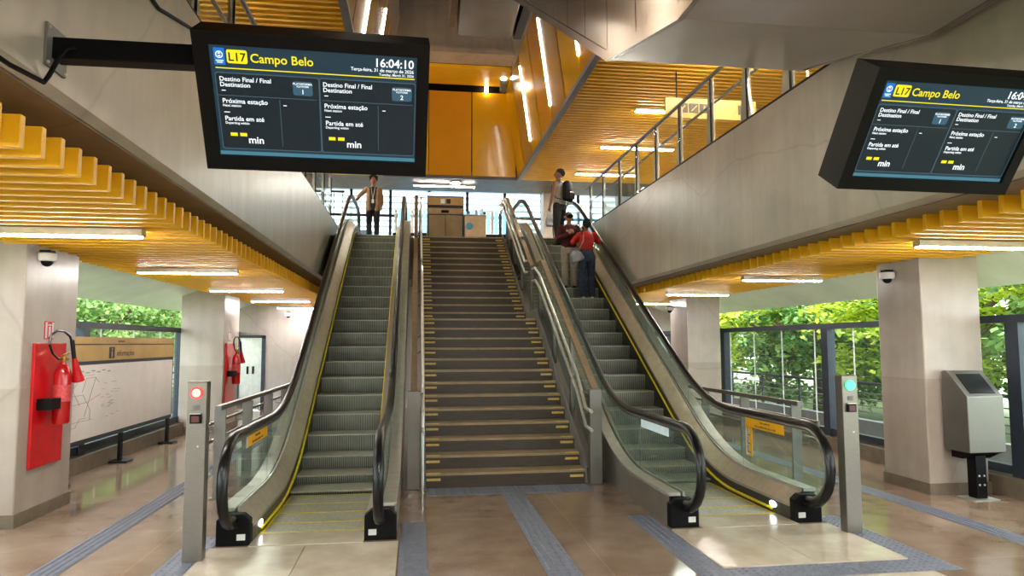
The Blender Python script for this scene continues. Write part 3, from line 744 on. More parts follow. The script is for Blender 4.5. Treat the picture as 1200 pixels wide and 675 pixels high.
# ------------------------------------------------------------------ information screens
def screen(c, W, H, tilt, yaw, dep, label, armside):
    t = thing('display_screen', label, 'screen', c); t.rotation_euler = (tilt, 0, yaw)
    P = lambda u, v: (-W/2+u*W, H/2-v*H)
    x0, z0 = P(.062, .89); x1, z1 = P(.945, .093)
    b = MB().box(-W/2, W/2, .03, dep, -H/2, H/2)
    b.box(-W/2, x0, 0, .03, -H/2, H/2).box(x1, W/2, 0, .03, -H/2, H/2).box(x0, x1, 0, .03, z1, H/2).box(x0, x1, 0, .03, -H/2, z0)
    b.build('casing', M['black'], t, local=True)
    s = MB().box(x0, x1, .02, .031, z0, z1).build('screen', M['scr'], t, local=True)
    def rect(mb, u0, v0, u1, v1, y, th=.0008):
        a, b_ = P(u0, v1), P(u1, v0); return mb.box(a[0], b_[0], y, y+th, a[1], b_[1])
    def rrect(mb, u0, v0, u1, v1, y, r=.012, th=.0008):
        a, b_ = P(u0, v1), P(u1, v0); pts = []
        for cx, cz, a0 in ((b_[0]-r, b_[1]-r, 0), (a[0]+r, b_[1]-r, 90), (a[0]+r, a[1]+r, 180), (b_[0]-r, a[1]+r, 270)):
            for k in range(5): pts.append((cx+r*math.cos(R(a0+k*22.5)), cz+r*math.sin(R(a0+k*22.5))))
        return mb.prism(pts, 'y', y, y+th)
    def T(mb, s_, size, u, v, al='LEFT'):
        x, z = P(u, v); return text_mb(mb, s_, size, frame_M((x, .0165, z), (1, 0, 0), (0, 0, 1)), al, .0003, .014 if size > .04 else .008)
    k = W/1.25
    g = MB(); rrect(g, .075, .283, .945-.43, .845, .0190); rrect(g, .515, .283, .942, .845, .0190)
    g2 = MB(); rrect(g2, .0785, .29, .5115, .838, .0186); rrect(g2, .5185, .29, .9385, .838, .0186)
    g.build('panel_border', M['scr_line'], s, local=True); g2.build('panel_field', M['scr_box'], s, local=True)
    gl = MB(); rect(gl, .062, .862, .945, .89, .0192); gl.build('screen_base', M['scr_g'], s, local=True)
    ln = MB(); rect(ln, .0785, .444, .5, .449, .0182); rect(ln, .525, .444, .93, .449, .0182)
    rect(ln, .338, .46, .341, .81, .0182); rect(ln, .772, .46, .775, .81, .0182); ln.build('divider', M['scr_line'], s, local=True)
    for ua, ub in ((.40, .485), (.835, .925)):
        bt = MB(); rrect(bt, ua, .318, ub, .42, .0182); bt.build('platform_tile', M['scr_btn'], s, local=True)
    yl = MB(); rect(yl, .082, .25, .936, .257, .0182); rrect(yl, .132, .125, .217, .218, .0182, .01)
    for u in (.115, .548):
        rect(yl, u, .72, u+.03, .745, .0182); rect(yl, u+.041, .72, u+.071, .745, .0182)
    T(yl, 'Campo Belo', .066*k, .228, .203); yl.build('yellow_text', M['scr_y'], s, local=True)
    kt = MB(); T(kt, 'L17', .062*k, .1745, .2, 'CENTER')
    kt.v = [Vector((v.x, v.y-.0012, v.z)) for v in kt.v]; kt.build('line_number', M['scr_k'], s, local=True)
    w = MB(); T(w, '16:04:10', .064*k, .932, .178, 'RIGHT'); T(w, 'Terça-feira, 31 de março de 2026', .0255*k, .932, .213, 'RIGHT'); T(w, 'Tuesday, March 31, 2026', .019*k, .932, .24, 'RIGHT')
    for u, num, pu in ((.092, '1', .4425), (.53, '2', .88)):
        T(w, 'Destino Final / Final', .034*k, u, .343); T(w, 'Destination', .034*k, u, .382); rect(w, u+.005, .408, u+.022, .413, .0165)
        T(w, 'Próxima estação', .036*k, u+.003, .5); T(w, 'Next station', .019*k, u+.003, .526); rect(w, u+.006, .565, u+.03, .57, .0165)
        rect(w, u+.262, .497, u+.277, .502, .0165)
        T(w, 'Partida em até', .036*k, u+.006, .628); T(w, 'Departing within', .019*k, u+.006, .654); T(w, 'min', .058*k, u+.098, .795)
        T(w, 'PLATAFORMA', .0165*k, pu, .343, 'CENTER'); T(w, 'PLATFORM', .013*k, pu, .36, 'CENTER'); T(w, num, .036*k, pu, .408, 'CENTER')
    w.build('white_text', M['scr_w'], s, local=True)
    lb = MB(); rect(lb, .080, .117, .124, .232, .0182); lg = lb.build('operator_logo', M['scr_b'], s, local=True)
    lw = MB(); cx, cz = P(.102, .162); r = .019*k
    for i in range(16):
        a, b_ = R(i*22.5), R((i+1)*22.5)
        lw.add([(cx+r*math.cos(a), .0176, cz+r*math.sin(a)), (cx+r*math.cos(b_), .0176, cz+r*math.sin(b_)), (cx+r*.78*math.cos(b_), .0176, cz+r*.78*math.sin(b_)), (cx+r*.78*math.cos(a), .0176, cz+r*.78*math.sin(a))], [(0, 1, 2, 3)])
    for d in (1, -1):
        lw.add([(cx-.009*k, .0175, cz+d*.004*k), (cx+.009*k, .0175, cz+d*.004*k), (cx, .0175, cz+d*.014*k)], [(0, 1, 2)])
    rect(lw, .086, .2, .118, .206, .0176); rect(lw, .09, .213, .114, .218, .0176)
    lw.build('logo_mark', M['scr_w'], lg, local=True)
    return t
SW, SH = 1.163, .7135
TL = screen((-.529, 3.634, 2.982), SW, SH, .5976, .0315, .22, 'left black hanging screen with departure times on a bracket from the left beam', -1)
TR = screen((3.082, 3.567, 2.96), SW, SH, .614, .03, .22, 'right black hanging screen with departure times cut by the picture edge', 1)
# arms: separate brackets bolted to the beams
def arm(xw, xe, y, z, sgn, label):
    t = thing('screen_bracket', label, 'bracket', (xw, y, z))
    MB().box(min(xw, xw-sgn*.014), max(xw, xw-sgn*.014), y-.1, y+.1, z-.105, z+.11).build('wall_plate', M['grey'], t)
    MB().box(min(xw-sgn*.01, xe), max(xw-sgn*.01, xe), y-.05, y+.05, z-.055, z+.055).build('arm', M['black'], t, bevel=.006)
    bl = MB()
    for dy in (-.085, .085):
        for dz in (-.09, .09): bl.ball((xw-sgn*.016, y+dy, z+dz), .009)
    bl.build('bolt', M['alu'], t)
    MB().tube([(xw-sgn*.12, y-.05, z+.0), (xw-sgn*.09, y-.075, z-.02), (xw-sgn*.06, y-.09, z-.09), (xw-sgn*.03, y-.1, z-.17), (xw-sgn*.02, y-.12, z-.21), (xw-sgn*.015, y-.4, z-.235), (xw-sgn*.015, y-.9, z-.235)], .012, 7).build('cable', M['black'], t, smooth=True)
    return t
arm(BL, -1.06, 3.685, 3.24, -1, 'black square arm on a grey plate holding the left screen')
arm(BR, 3.6, 3.66, 3.24, 1, 'black square arm holding the right screen')
tag(MB().tube([(BL+.012, 4.6, 4.14), (BL+.012, 5.0, 4.12), (BL+.012, 5.7, 4.3), (BL+.012, 6.0, 4.40)], .014, 7).build('wall_cable', M['black'], smooth=True), 'thin black cable running across the left concrete beam above the screen', 'cable')

# ------------------------------------------------------------------ extinguishers
def extinguisher_set(dy, which):
    x = -3.78
    tag(MB().box(x, x+.03, 7.45+dy, 8.07+dy, .515, 1.76).build('extinguisher_board', M['red'], bevel=.008), 'glossy red backing board on the %s' % which, 'board')
    sg = tag(MB().box(x, x+.006, 7.655+dy, 7.84+dy, 1.80, 1.985).build('fire_sign', M['red']), 'small red and white extinguisher sign on the %s' % which, 'sign')
    s2 = MB().box(x+.006, x+.008, 7.665+dy, 7.70+dy, 1.81, 1.975).box(x+.006, x+.008, 7.795+dy, 7.83+dy, 1.81, 1.975).box(x+.006, x+.008, 7.73+dy, 7.765+dy, 1.825, 1.93).box(x+.006, x+.008, 7.715+dy, 7.78+dy, 1.94, 1.955)
    s2.build('sign_print', M['white'], sg)
    yc = 7.77+dy; xc = x+.145
    t = thing('fire_extinguisher', 'red fire extinguisher with black hose hanging on the %s' % which, 'fire extinguisher', (xc, yc, .93))
    MB().lathe([(.03, .925), (.07, .93), (.08, .95), (.08, 1.42), (.072, 1.47), (.045, 1.52), (.028, 1.54), (.028, 1.56)], 24, (xc, yc, 0)).build('cylinder', M['red2'], t, smooth=True)
    MB().lathe([(.0815, 1.16), (.0815, 1.33)], 24, (xc, yc, 0)).build('label', mat('faded_label', '#c8484a', .4, 0, 40, .2), t, smooth=True)
    v = MB().lathe([(.022, 1.555), (.03, 1.58), (.03, 1.62), (.018, 1.63)], 14, (xc, yc, 0)).tube([(xc, yc-.02, 1.6), (xc+.01, yc+.07, 1.6)], .016, 8).build('valve', M['brass'], t, smooth=True)
    MB().hexa([(xc-.012, yc, 1.625), (xc+.012, yc, 1.625), (xc+.012, yc+.13, 1.66), (xc-.012, yc+.13, 1.66), (xc-.012, yc, 1.64), (xc+.012, yc, 1.64), (xc+.012, yc+.13, 1.675), (xc-.012, yc+.13, 1.675)]).build('lever', M['brass'], v)
    # loop: starts at the valve, goes round, ends at the horn
    loop = [(xc, yc-.03, 1.6), (xc+.01, yc-.14, 1.6), (xc+.02, yc-.27, 1.66), (xc+.02, yc-.34, 1.75), (xc+.02, yc-.31, 1.84), (xc+.03, yc-.22, 1.885), (xc+.04, yc-.10, 1.88), (xc+.05, yc+.0, 1.83), (xc+.06, yc+.04, 1.76)]
    MB().tube(loop, .012, 8).build('hose', M['rubber'], t, smooth=True)
    MB().tube([(xc+.06, yc+.03, 1.79), (xc+.065, yc+.08, 1.60)], .022, 10).build('grip', M['rubber'], t, smooth=True)
    MB().tube([(xc+.065, yc+.08, 1.61), (xc+.07, yc+.12, 1.5), (xc+.075, yc+.17, 1.36)], [.022, .035, .06], 14).build('horn', M['red'], t, smooth=True)
    MB().box(x+.02, xc+.03, yc-.25, yc-.078, 1.09, 1.2).box(x+.028, xc+.0, yc-.085, yc+.085, 1.1, 1.19).build('strap', M['black'], t)
    return t
extinguisher_set(0, 'nearest left pillar')
extinguisher_set(7.0, 'second left pillar')

# ------------------------------------------------------------------ information board on the left
bx = -4.33
t = thing('information_board', 'long information board with gold header and metro map by the left windows', 'board', (bx, 11, 0))
YA, YZ = 8.6, 13.16
MB().box(bx-.05, bx+.0, YA, YZ, .44, 1.84).build('frame', M['navy'], t)
MB().box(bx-.03, bx+.012, YA+.03, YZ-.03, 1.75, 1.845).box(bx-.03, bx+.012, YA+.03, YZ-.03, 1.52, 1.735).build('header', M['gold'], t)
MB().box(bx-.03, bx+.008, YA+.05, YZ-.05, .5, 1.47).build('map_sheet', M['map'], t)
for y in (9.2, 11.1, 13.05):
    p = MB().box(bx-.045, bx-.005, y-.045, y+.045, 0, .45).build('post', M['black'], t)
    MB().box(bx-.13, bx+.12, y-.12, y+.12, 0, .025).build('foot', M['black'], p)
tm = MB(); FMb = lambda y, z: frame_M((bx+.014, y, z), (0, 1, 0), (0, 0, 1))
text_mb(tm, 'informações', .125, FMb(10.76, 1.575)); text_mb(MB(), 'Information', .05, FMb(10.78, 1.775)).build('small_header_text', M['ink'], t)
tm.box(bx+.0125, bx+.0145, 10.5, 10.68, 1.545, 1.705); tm.build('header_text', M['ink'], t)
im = MB(); im.box(bx+.015, bx+.0165, 10.575, 10.605, 1.56, 1.645).box(bx+.015, bx+.0165, 10.575, 10.605, 1.66, 1.69); im.build('info_symbol', M['gold'], t)
mp_ = MB(); mr_ = MB(); rnd = random.Random(3)
xx = bx+.0095
def seg(mb, a, b, w): mb.tube([(xx, a[0], a[1]), (xx, b[0], b[1])], w, 4)
for k in range(11):
    y, z = 9.0+rnd.random()*1.2, .6+rnd.random()*.6; ang = rnd.choice([45, 90, 135, 0, 60]); 
    for j in range(3):
        d = .12+.2*rnd.random(); y2, z2 = min(10.6, max(8.8, y+d*math.cos(R(ang)))), min(1.3, max(.56, z+d*math.sin(R(ang))))
        seg(mp_, (y, z), (y2, z2), .003); y, z = y2, z2; ang += rnd.choice([-45, 45, 0])
seg(mr_, (9.3, .95), (9.9, .98), .004); seg(mr_, (9.9, .98), (10.3, 1.06), .004)
for k in range(9): mp_.box(xx-.001, xx+.001, 9.2+k*.16, 9.3+k*.16, 1.36+.02*(k % 2), 1.375+.02*(k % 2))
for k in range(26): 
    y, z = 10.3+rnd.random()*.55, 1.22-.5*rnd.random(); mp_.box(xx-.001, xx+.001, y, y+.09, z, z+.006)
mp_.box(xx-.001, xx+.001, 9.0, 10.1, 1.33, 1.334)
mp_.build('map_lines', M['ink_grey'], t); mr_.build('map_red_line', mat('map_red', '#b98480', .6), t)

# ------------------------------------------------------------------ dome cameras
def dome(x, y, z, label, wall=None):
    t = thing('dome_camera', label, 'security camera', (x, y, z))
    MB().lathe([(.075, z+.055), (.085, z+.05), (.085, z-.01), (.075, z-.025)], 20, (x, y, 0)).build('housing', M['white'], t, smooth=True)
    MB().ball((x, y, z-.025), .055, .055, .055).build('lens_dome', M['black'], t, smooth=True)
    mb = MB().box(x-.05, x+.05, y-.05, y+.05, z+.05, z+.085)
    if wall: mb.tube([(x, y, z+.07), wall], .014, 8)
    mb.build('bracket', M['black'], t)
dome(-3.66, 7.4, 2.6, 'white dome camera on the nearest left pillar below the slats', (-3.78, 7.75, 2.66))
dome(5.75, 7.72, 2.55, 'white dome camera on the nearest right pillar below the slats', (5.86, 7.9, 2.6))
dome(-3.35, 18.8, 2.5, 'white dome camera on the far left wall', (-3.35, 19, 2.55))
dome(5.72, 15.0, 2.5, 'small dome camera on the second right pillar', (5.86, 15.0, 2.55))

# ------------------------------------------------------------------ litter bin
t = thing('litter_bin', 'steel litter bin on a black post in front of the right pillar', 'bin', (6.25, 7.05, 0))
x0, x1, yf, yb = 6.02, 6.47, 6.88, 7.24
MB().prism([(yf, .53), (yb, .53), (yb, 1.41), (yb-.02, 1.42), (yb-.09, 1.42), (yf, 1.145)], 'x', x0, x1).build('body', M['steel_dull'], t, bevel=.008)
fr = lambda s: (yf+(yb-.09-yf)*s, 1.145+(1.42-1.145)*s)
a, b = fr(.12), fr(.86)
nrm = (-.275/.385*.006, .27/.385*.006)
MB().hexa([(x0+.07, a[0]+nrm[0], a[1]+nrm[1]), (x1-.07, a[0]+nrm[0], a[1]+nrm[1]), (x1-.07, b[0]+nrm[0], b[1]+nrm[1]), (x0+.07, b[0]+nrm[0], b[1]+nrm[1]), (x0+.07, a[0], a[1]-.004), (x1-.07, a[0], a[1]-.004), (x1-.07, b[0], b[1]-.004), (x0+.07, b[0], b[1]-.004)]).build('opening', M['rubber'], t)
MB().prism([(yf+.02, .53), (yb, .53), (yb, .44), (yf+.2, .44)], 'x', x0+.08, x1-.03).build('bracket', M['black'], t)
MB().box(6.19, 6.32, 7.0, 7.13, .012, .53).build('post', M['black'], t, bevel=.006)
MB().box(6.1, 6.41, 6.93, 7.2, 0, .012).build('base_plate', M['alu'], t)
bl = MB()
for dx in (-.03, .03):
    for z in (.16, .26): bl.ball((6.255+dx, 7.0, z), .012)
bl.build('bolt', M['alu'], t)

# ------------------------------------------------------------------ upper walkway railings
def upper_railing(X, z0, ys, side, label):
    t = thing('glass_railing', label, 'railing', (X, ys[0], z0))
    for y in ys:
        p = MB().box(X-.012, X+.012, y-.035, y-.02, z0, z0+1.0).build('post', M['black'], t)
        MB().hexa([(X-.012+side*.05, y-.02, z0), (X+.012+side*.05, y-.02, z0), (X+.012+side*.05, y+.24, z0), (X-.012+side*.05, y+.24, z0), (X-.012+side*.05, y-.02, z0+1.0), (X+.012+side*.05, y-.02, z0+1.0), (X+.012+side*.05, y+.12, z0+1.0), (X-.012+side*.05, y+.12, z0+1.0)]).build('blade', M['blade'], p)
    MB().tube([(X, ys[0]-.3, z0+1.02), (X, ys[-1]+.4, z0+1.02)], .03, 8).build('top_rail', M['steel_dull'], t)
    MB().tube([(X+side*.14, ys[0]-.3, z0+.72), (X+side*.14, ys[-1]+.4, z0+.72)], .022, 8).build('handrail', M['steel_dull'], t)
    for y in ys: MB().tube([(X, y, z0+.66), (X+side*.14, y, z0+.72)], .009, 6).build('bracket', M['alu'], t)
    MB().box(X-.03, X+.06, ys[0]-.4, ys[-1]+.6, z0, z0+.05).build('base_strip', M['black'], t)
    for a, b in zip(ys[:-1], ys[1:]):
        MB().box(X-.006, X+.006, a+.02, b-.06, z0+.06, z0+.97).build('glass_panel', M['glass'], t)
upper_railing(4.14, 4.52, [5.95, 7.03, 8.05, 9.12, 10.3, 11.4, 12.48, 13.6, 14.85, 16.0], 1, 'glass and steel railing along the right upper walkway')
upper_railing(-1.92, 4.48, [4.9, 6.1, 7.3, 8.5, 9.7, 10.9, 12.1, 13.3, 14.5, 15.7], -1, 'glass and steel railing along the left upper walkway')
t = thing('bar_railing', 'dark upright bar railing at the head of the left escalator', 'railing', (-2.2, 16.9, UP))
MB().box(-4.4, -1.75, 16.85, 16.9, UP+1.05, UP+1.1).build('top_rail', M['black'], t)
for k in range(14): MB().box(-4.4+k*.2-.008, -4.4+k*.2+.008, 16.865, 16.885, UP, UP+1.06).build('bar', M['black'], t)

# hanging direction sign
t = thing('direction_sign', 'tan hanging direction sign with arrows behind the right railing', 'sign', (5.0, 11.5, 6.0))
MB().box(4.38, 6.1, 11.48, 11.54, 5.76, 6.12).build('panel', mat('sign_tan', '#a8843f', .5, 0, 3), t)
sb = MB()
for i in range(3): sb.box(4.62+i*.2, 4.79+i*.2, 11.472, 11.481, 5.86, 6.03)
sb.box(5.75, 5.92, 11.472, 11.481, 5.86, 6.03).build('pictogram', M['ink'], t)
sw = MB()
for i in (0, 1, 2):
    cx = 4.705+i*.2
    if i == 0: sw.add([(cx-.05, 11.47, 5.9), (cx-.02, 11.47, 5.9), (cx+.05, 11.47, 5.98), (cx+.03, 11.47, 6.0)], [(0, 1, 2, 3)]).add([(cx-.06, 11.47, 5.89), (cx, 11.47, 5.89), (cx-.06, 11.47, 5.95)], [(0, 1, 2)])
    if i == 1: sw.add([(cx-.06, 11.47, 5.89), (cx-.03, 11.47, 5.89), (cx+.06, 11.47, 5.98), (cx+.06, 11.47, 6.0)], [(0, 1, 2, 3)])
    if i == 2: sw.ball((cx, 11.47, 5.985), .015, .002, .015).box(cx-.02, cx+.02, 11.468, 11.471, 5.88, 5.965)
sw.build('pictogram_figure', M['gold'], t)
hg = MB().tube([(4.6, 11.51, 6.12), (4.6, 11.51, 6.62)], .012, 6).tube([(5.9, 11.51, 6.12), (5.9, 11.51, 6.62)], .012, 6); hg.build('hanger', M['black'], t)

# ================================================================== UPPER HALL AT THE STAIR HEAD
t = thing('elevator_cabin', 'tan steel lift front with pictogram header at the head of the stairs', 'lift', (.83, 20.3, UP))
MB().box(.30, 1.36, 20.05, 21.4, UP, 6.16).build('shell', M['navy'], t)
MB().box(.34, .82, 20.02, 20.06, UP+.02, 5.5).box(.83, 1.32, 20.02, 20.06, UP+.02, 5.5).build('door', mat('lift_door', '#b7a07c', .25, .9, 3), t)
MB().box(.32, 1.34, 20.0, 20.06, 5.53, 5.70).build('transom', mat('lift_transom', '#b39d7b', .3, .8, 3), t)
MB().box(.70, .92, 19.985, 20.0, 5.56, 5.64).build('floor_display', M['black'], t)
MB().box(.32, 1.34, 20.0, 20.06, 5.79, 6.02).build('header', M['gold'], t)
MB().box(.68, .80, 19.99, 20.0, 5.84, 5.97).build('lift_pictogram', M['sticker_w'], t); MB().box(.85, .97, 19.99, 20.0, 5.84, 5.97).build('wheelchair_pictogram', M['ink'], t)
MB().box(.32, 1.34, 19.98, 20.05, 6.08, 6.14).build('light_bar', emat('header_light', '#d4ecff', 2.2), t)
t = thing('service_counter', 'tan boxed counter with a round blue logo to the right of the lift', 'counter', (1.7, 20.2, UP))
MB().box(1.39, 2.02, 20.0, 20.7, UP, 5.5).build('front', mat('counter_tan', '#b59f82', .35, 0, 3), t, bevel=.01)
MB().lathe([(.105, 19.985), (.105, 20.0)], 22, (1.53, 0, 5.18), 'y').build('blue_logo', mat('logo_blue', '#3f93b5', .4), t)
MB().box(1.37, 2.04, 19.98, 20.72, 5.5, 5.53).build('counter_top', M['alu'], t)
for k, (x, h, a) in enumerate(((1.68, .16, .25), (1.76, .18, -.2), (1.86, .22, .1), (1.93, .24, -.05))):
    tag(MB().hexa([(x, 20.2, 5.53), (x+.035, 20.2, 5.53), (x+.035, 20.24, 5.53), (x, 20.24, 5.53), (x+a*.2, 20.2, 5.53+h), (x+.035+a*.2, 20.2, 5.53+h), (x+.035+a*.2, 20.24, 5.53+h), (x+a*.2, 20.24, 5.53+h)]).build('leaflet', M['white']),
        'white leaflet standing on the tan counter, %s from the left' % ['first', 'second', 'third', 'fourth'][k], 'leaflet', 'leaflets on the counter')
t = thing('access_gate', 'access gate row with blue panes made to glow behind the lift and counter', 'gate', (1.2, 23, UP))
blue = emat('gate_blue_glow', '#6fb6e8', .9); blk = M['navy']  # bluish glass panes, no lamp: their brightness is emission in the material
for k in range(15):
    x = -.75+k*.27
    MB().box(x, x+.10, 23.0, 23.06, UP, 6.2).build('post', blk if k % 2 else M['white'], t)
    MB().box(x+.12, x+.25, 23.02, 23.04, 5.45, 6.2).build('blue_panel', blue, t)
MB().box(-.8, 3.3, 22.98, 23.08, 5.32, 5.42).build('cross_bar', M['black'], t)
MB().box(-.8, 3.3, 22.98, 23.08, UP+.45, UP+.55).build('lower_bar', M['black'], t)
struct('pillar', MB().box(4.05, 4.5, 21.6, 22.1, UP, 6.62), M['conc_pillar'])
w = thing('window_3', None, None, (1, 26, UP), kind='structure')
mu = -5.35
while mu < 7.7:
    MB().box(mu-.05, mu+.05, 25.95, 26.05, UP, 9.0).build('mullion', M['navy'], w); mu += 1.45
for z, h in ((UP+.02, .16), (5.28, .20), (6.5, .08), (7.7, .08)): MB().box(-5.4, 7.7, 25.94, 26.06, z, z+h).build('transom', M['navy'], w)
MB().box(-5.4, 7.7, 25.995, 26.005, UP, 9.0).build('pane', M['glass'], w)
b = thing('office_building', 'white building with horizontal louvres beyond the upper windows', 'building', (1, 36, 0))
MB().box(-14, 18, 36, 44, -1, 18).build('wall', mat('white_render', '#f2f5f8', .6, 0, .6), b)
lv = MB()
for k in range(36): lv.box(-14, 18, 35.9, 36.0, 3+k*.32, 3.06+k*.32)
lv.build('louvre', mat('louvre_grey', '#8796a8', .5, 0, 2), b)
for x in (-9, -4.5, 0, 4.5, 9): MB().box(x, x+2.2, 35.86, 35.98, 6.2, 7.6).build('window', M['navy'], b)

# ================================================================== OUTSIDE
struct('ground', MB().box(-60, -5.2, -20, 70, -.5, -.35).box(7.4, 60, -20, 70, -.5, -.35).box(-5.2, 7.4, 27.5, 70, -.5, -.35), mat('ground_earth', '#87966a', .9, 0, 1.5, .2, hex2='#a3ad7e'))
struct('outside_walkway', MB().box(7.0, 8.6, YB, 24, -.35, -.02).box(-6.6, -4.85, YB, 24, -.35, -.02), mat('walkway_concrete', '#9b9a98', .7, 0, 3))
def fence(X, y0, y1, label):
    t = thing('outside_fence', label, 'fence', (X, y0, 0))
    MB().box(X-.08, X+.08, y0, y1, -.02, .36).build('parapet', mat('parapet_grey', '#77787c', .7, 0, 4), t)
    MB().box(X-.03, X+.03, y0, y1, .98, 1.03).build('top_rail', M['navy'], t)
    for z in (.50, .61, .72, .84): MB().tube([(X, y0, z), (X, y1, z)], .012, 6).build('rail', M['grey'], t)
    y = y0+.2
    while y < y1:
        MB().box(X-.02, X+.02, y-.025, y+.025, .34, 1.0).build('post', M['navy'], t); y += 1.55
fence(8.0, 1, 23, 'dark metal fence with horizontal bars outside the right windows')
fence(-6.2, 1, 23, 'dark metal fence with horizontal bars outside the left windows')

def leaf_mat(name, stops):
    m = bpy.data.materials.new(name); m.use_nodes = True; nt = m.node_tree; n = nt.nodes; l = nt.links
    b = n['Principled BSDF']; b.inputs['Roughness'].default_value = .55
    g = n.new('ShaderNodeNewGeometry'); cr = n.new('ShaderNodeValToRGB'); tc = n.new('ShaderNodeTexCoord')
    nz = n.new('ShaderNodeTexNoise'); nz.inputs['Scale'].default_value = .55; l.new(tc.outputs['Object'], nz.inputs['Vector'])
    ad = n.new('ShaderNodeMath'); ad.operation = 'MULTIPLY_ADD'; ad.inputs[1].default_value = .45; l.new(g.outputs['Random Per Island'], ad.inputs[0])
    sb = n.new('ShaderNodeMath'); sb.operation = 'MULTIPLY_ADD'; sb.inputs[1].default_value = 1.3; sb.inputs[2].default_value = -.4; l.new(nz.outputs['Fac'], sb.inputs[0]); l.new(sb.outputs[0], ad.inputs[2])
    l.new(ad.outputs[0], cr.inputs[0])
    for i, (p, c) in enumerate(stops):
        e = cr.color_ramp.elements[i] if i < 2 else cr.color_ramp.elements.new(p)
        e.position = p; e.color = lin(c)
    l.new(cr.outputs[0], b.inputs['Base Color'])
    tr = n.new('ShaderNodeBsdfTranslucent'); l.new(cr.outputs[0], tr.inputs[0])
    mx = n.new('ShaderNodeMixShader'); mx.inputs[0].default_value = .35
    l.new(b.outputs[0], mx.inputs[1]); l.new(tr.outputs[0], mx.inputs[2]); l.new(mx.outputs[0], n['Material Output'].inputs[0])
    return m
M['leaf_y'] = leaf_mat('yellow_green_leaves', [(.12, '#4a7a2a'), (.85, '#eef05a'), (.45, '#b4cc44')])
M['leaf_d'] = leaf_mat('dark_green_leaves', [(.15, '#2f5a26'), (.9, '#a8c87a'), (.5, '#5f9246')])
M['leaf_l'] = leaf_mat('light_green_leaves', [(.15, '#527a3c'), (.9, '#dcecaa'), (.5, '#9cc06c')])
M['bark'] = mat('bark', '#5a4a3a', .9, 0, 12, .2)
def crown_mesh(seed, rx, ry, rz, z0, pads, per, leaf, flat):
    rn = random.Random(seed); mb = MB(); vs = []; fs = []
    for _ in range(pads):
        th = rn.random()*2*math.pi; ph = math.asin(rn.uniform(-.75, 1)); k = rn.uniform(.55, 1.0)
        c = (rx*k*math.cos(ph)*math.cos(th), ry*k*math.cos(ph)*math.sin(th), z0+rz*k*math.sin(ph))
        pr = rn.uniform(.35, .75); tx, ty = rn.uniform(-.3, .3), rn.uniform(-.3, .3)
        for _ in range(per):
            a = rn.random()*2*math.pi; q = math.sqrt(rn.random())*pr
            dx, dy = q*math.cos(a), q*math.sin(a)
            p = (c[0]+dx, c[1]+dy, c[2]-.35*q*q/pr+tx*dx+ty*dy+rn.gauss(0, .09*(1-flat)+.03))
            L = leaf*rn.uniform(.6, 1.3); W = L*rn.uniform(.3, .5)
            d = Vector((rn.gauss(0, 1), rn.gauss(0, 1), rn.gauss(-.2, .6*(1-flat)+.25))).normalized()
            u_ = Vector((rn.gauss(0, .4), rn.gauss(0, .4), 1)); s_ = d.cross(u_).normalized()
            P0 = Vector(p); o = len(vs)
            vs += [P0, P0+d*L*.5+s_*W, P0+d*L, P0+d*L*.5-s_*W]; fs.append((o, o+1, o+2, o+3))
    mb.v = vs; mb.f = fs
    return mb
TREES = {}
def tree(kind, x, y, s, label, rz=0, zs=1.0):
    key = kind
    if key not in TREES:
        P = {'y': (1, 2.7, 2.7, 2.2, 2.7, 150, 75, .16, .7, 'leaf_y'), 'd': (2, 2.6, 2.6, 2.7, 2.4, 150, 75, .17, .1, 'leaf_d'), 'l': (3, 2.6, 2.6, 2.5, 2.6, 150, 75, .15, .3, 'leaf_l')}[kind]
        t = thing('leafy_tree', label, 'tree', (0, 0, -.4))
        cm = crown_mesh(*P[:9]); cm.build('crown', M[P[9]], t, local=True)
        tr = MB(); tr.tube([(0, 0, 0), (.05, .05, 1.2), (0, .1, 2.4), (.1, 0, 3.6)], [.2, .16, .12, .05], 8)
        for a in range(5): tr.tube([(0, .08, 1.6+.2*a), (.8*math.cos(a*1.3), .8*math.sin(a*1.3), 2.4+.2*a), (1.7*math.cos(a*1.3), 1.7*math.sin(a*1.3), 2.9+.25*a)], [.08, .05, .02], 6)
        tr.build('trunk', M['bark'], t, smooth=True, local=True)
        TREES[key] = t; t.location = (x, y, -.4)
    else:
        t = copy_tree(TREES[key], (x, y, -.4), label)
    t.rotation_euler.z = rz; t.scale = (s, s, s*zs)
    return t
tl = 'trees'
tree('y', 11.4, 13.2, .95, 'yellow-green tree nearest beyond the right windows', .3)
tree('d', 10.9, 17.6, .85, 'dark green tree behind the fence beyond the right windows', 0)
tree('y', 11.8, 21.0, 1.1, 'yellow-green tree in the middle beyond the right windows', 2.1)
tree('y', 12.4, 26.5, 1.15, 'far yellow-green tree beyond the right windows', 4.0)
tree('d', 15.0, 16.5, 1.35, 'tall dark tree behind the nearest yellow-green tree', 1.0)
tree('l', 16.5, 22.5, 1.4, 'tall light green tree behind the middle yellow-green tree', 2.0)
tree('d', 16.0, 30, 1.6, 'tall dark tree farthest beyond the right windows', 3.0)
tree('l', 12.0, 9.0, 1.1, 'light green tree beside the litter bin window', 2.6)
tree('d', 16.5, 11.5, 1.5, 'big dark tree behind the litter bin window', 4.4)
tree('l', -9.4, 16.5, 1.0, 'light green tree nearest beyond the information board', .5)
tree('l', -9.0, 21.5, 1.0, 'light green tree in the middle beyond the left windows', 1.9)
tree('l', -9.6, 27.0, 1.15, 'light green tree farthest beyond the left windows', 3.3)
tree('d', -13.0, 20, 1.4, 'tall dark tree behind the light green trees on the left', .9)
tree('d', -13.5, 28, 1.6, 'tallest dark tree far left beyond the windows', 2.2)
tree('l', -13.0, 34, 1.6, 'light green tree farthest left behind the others', 4.2)

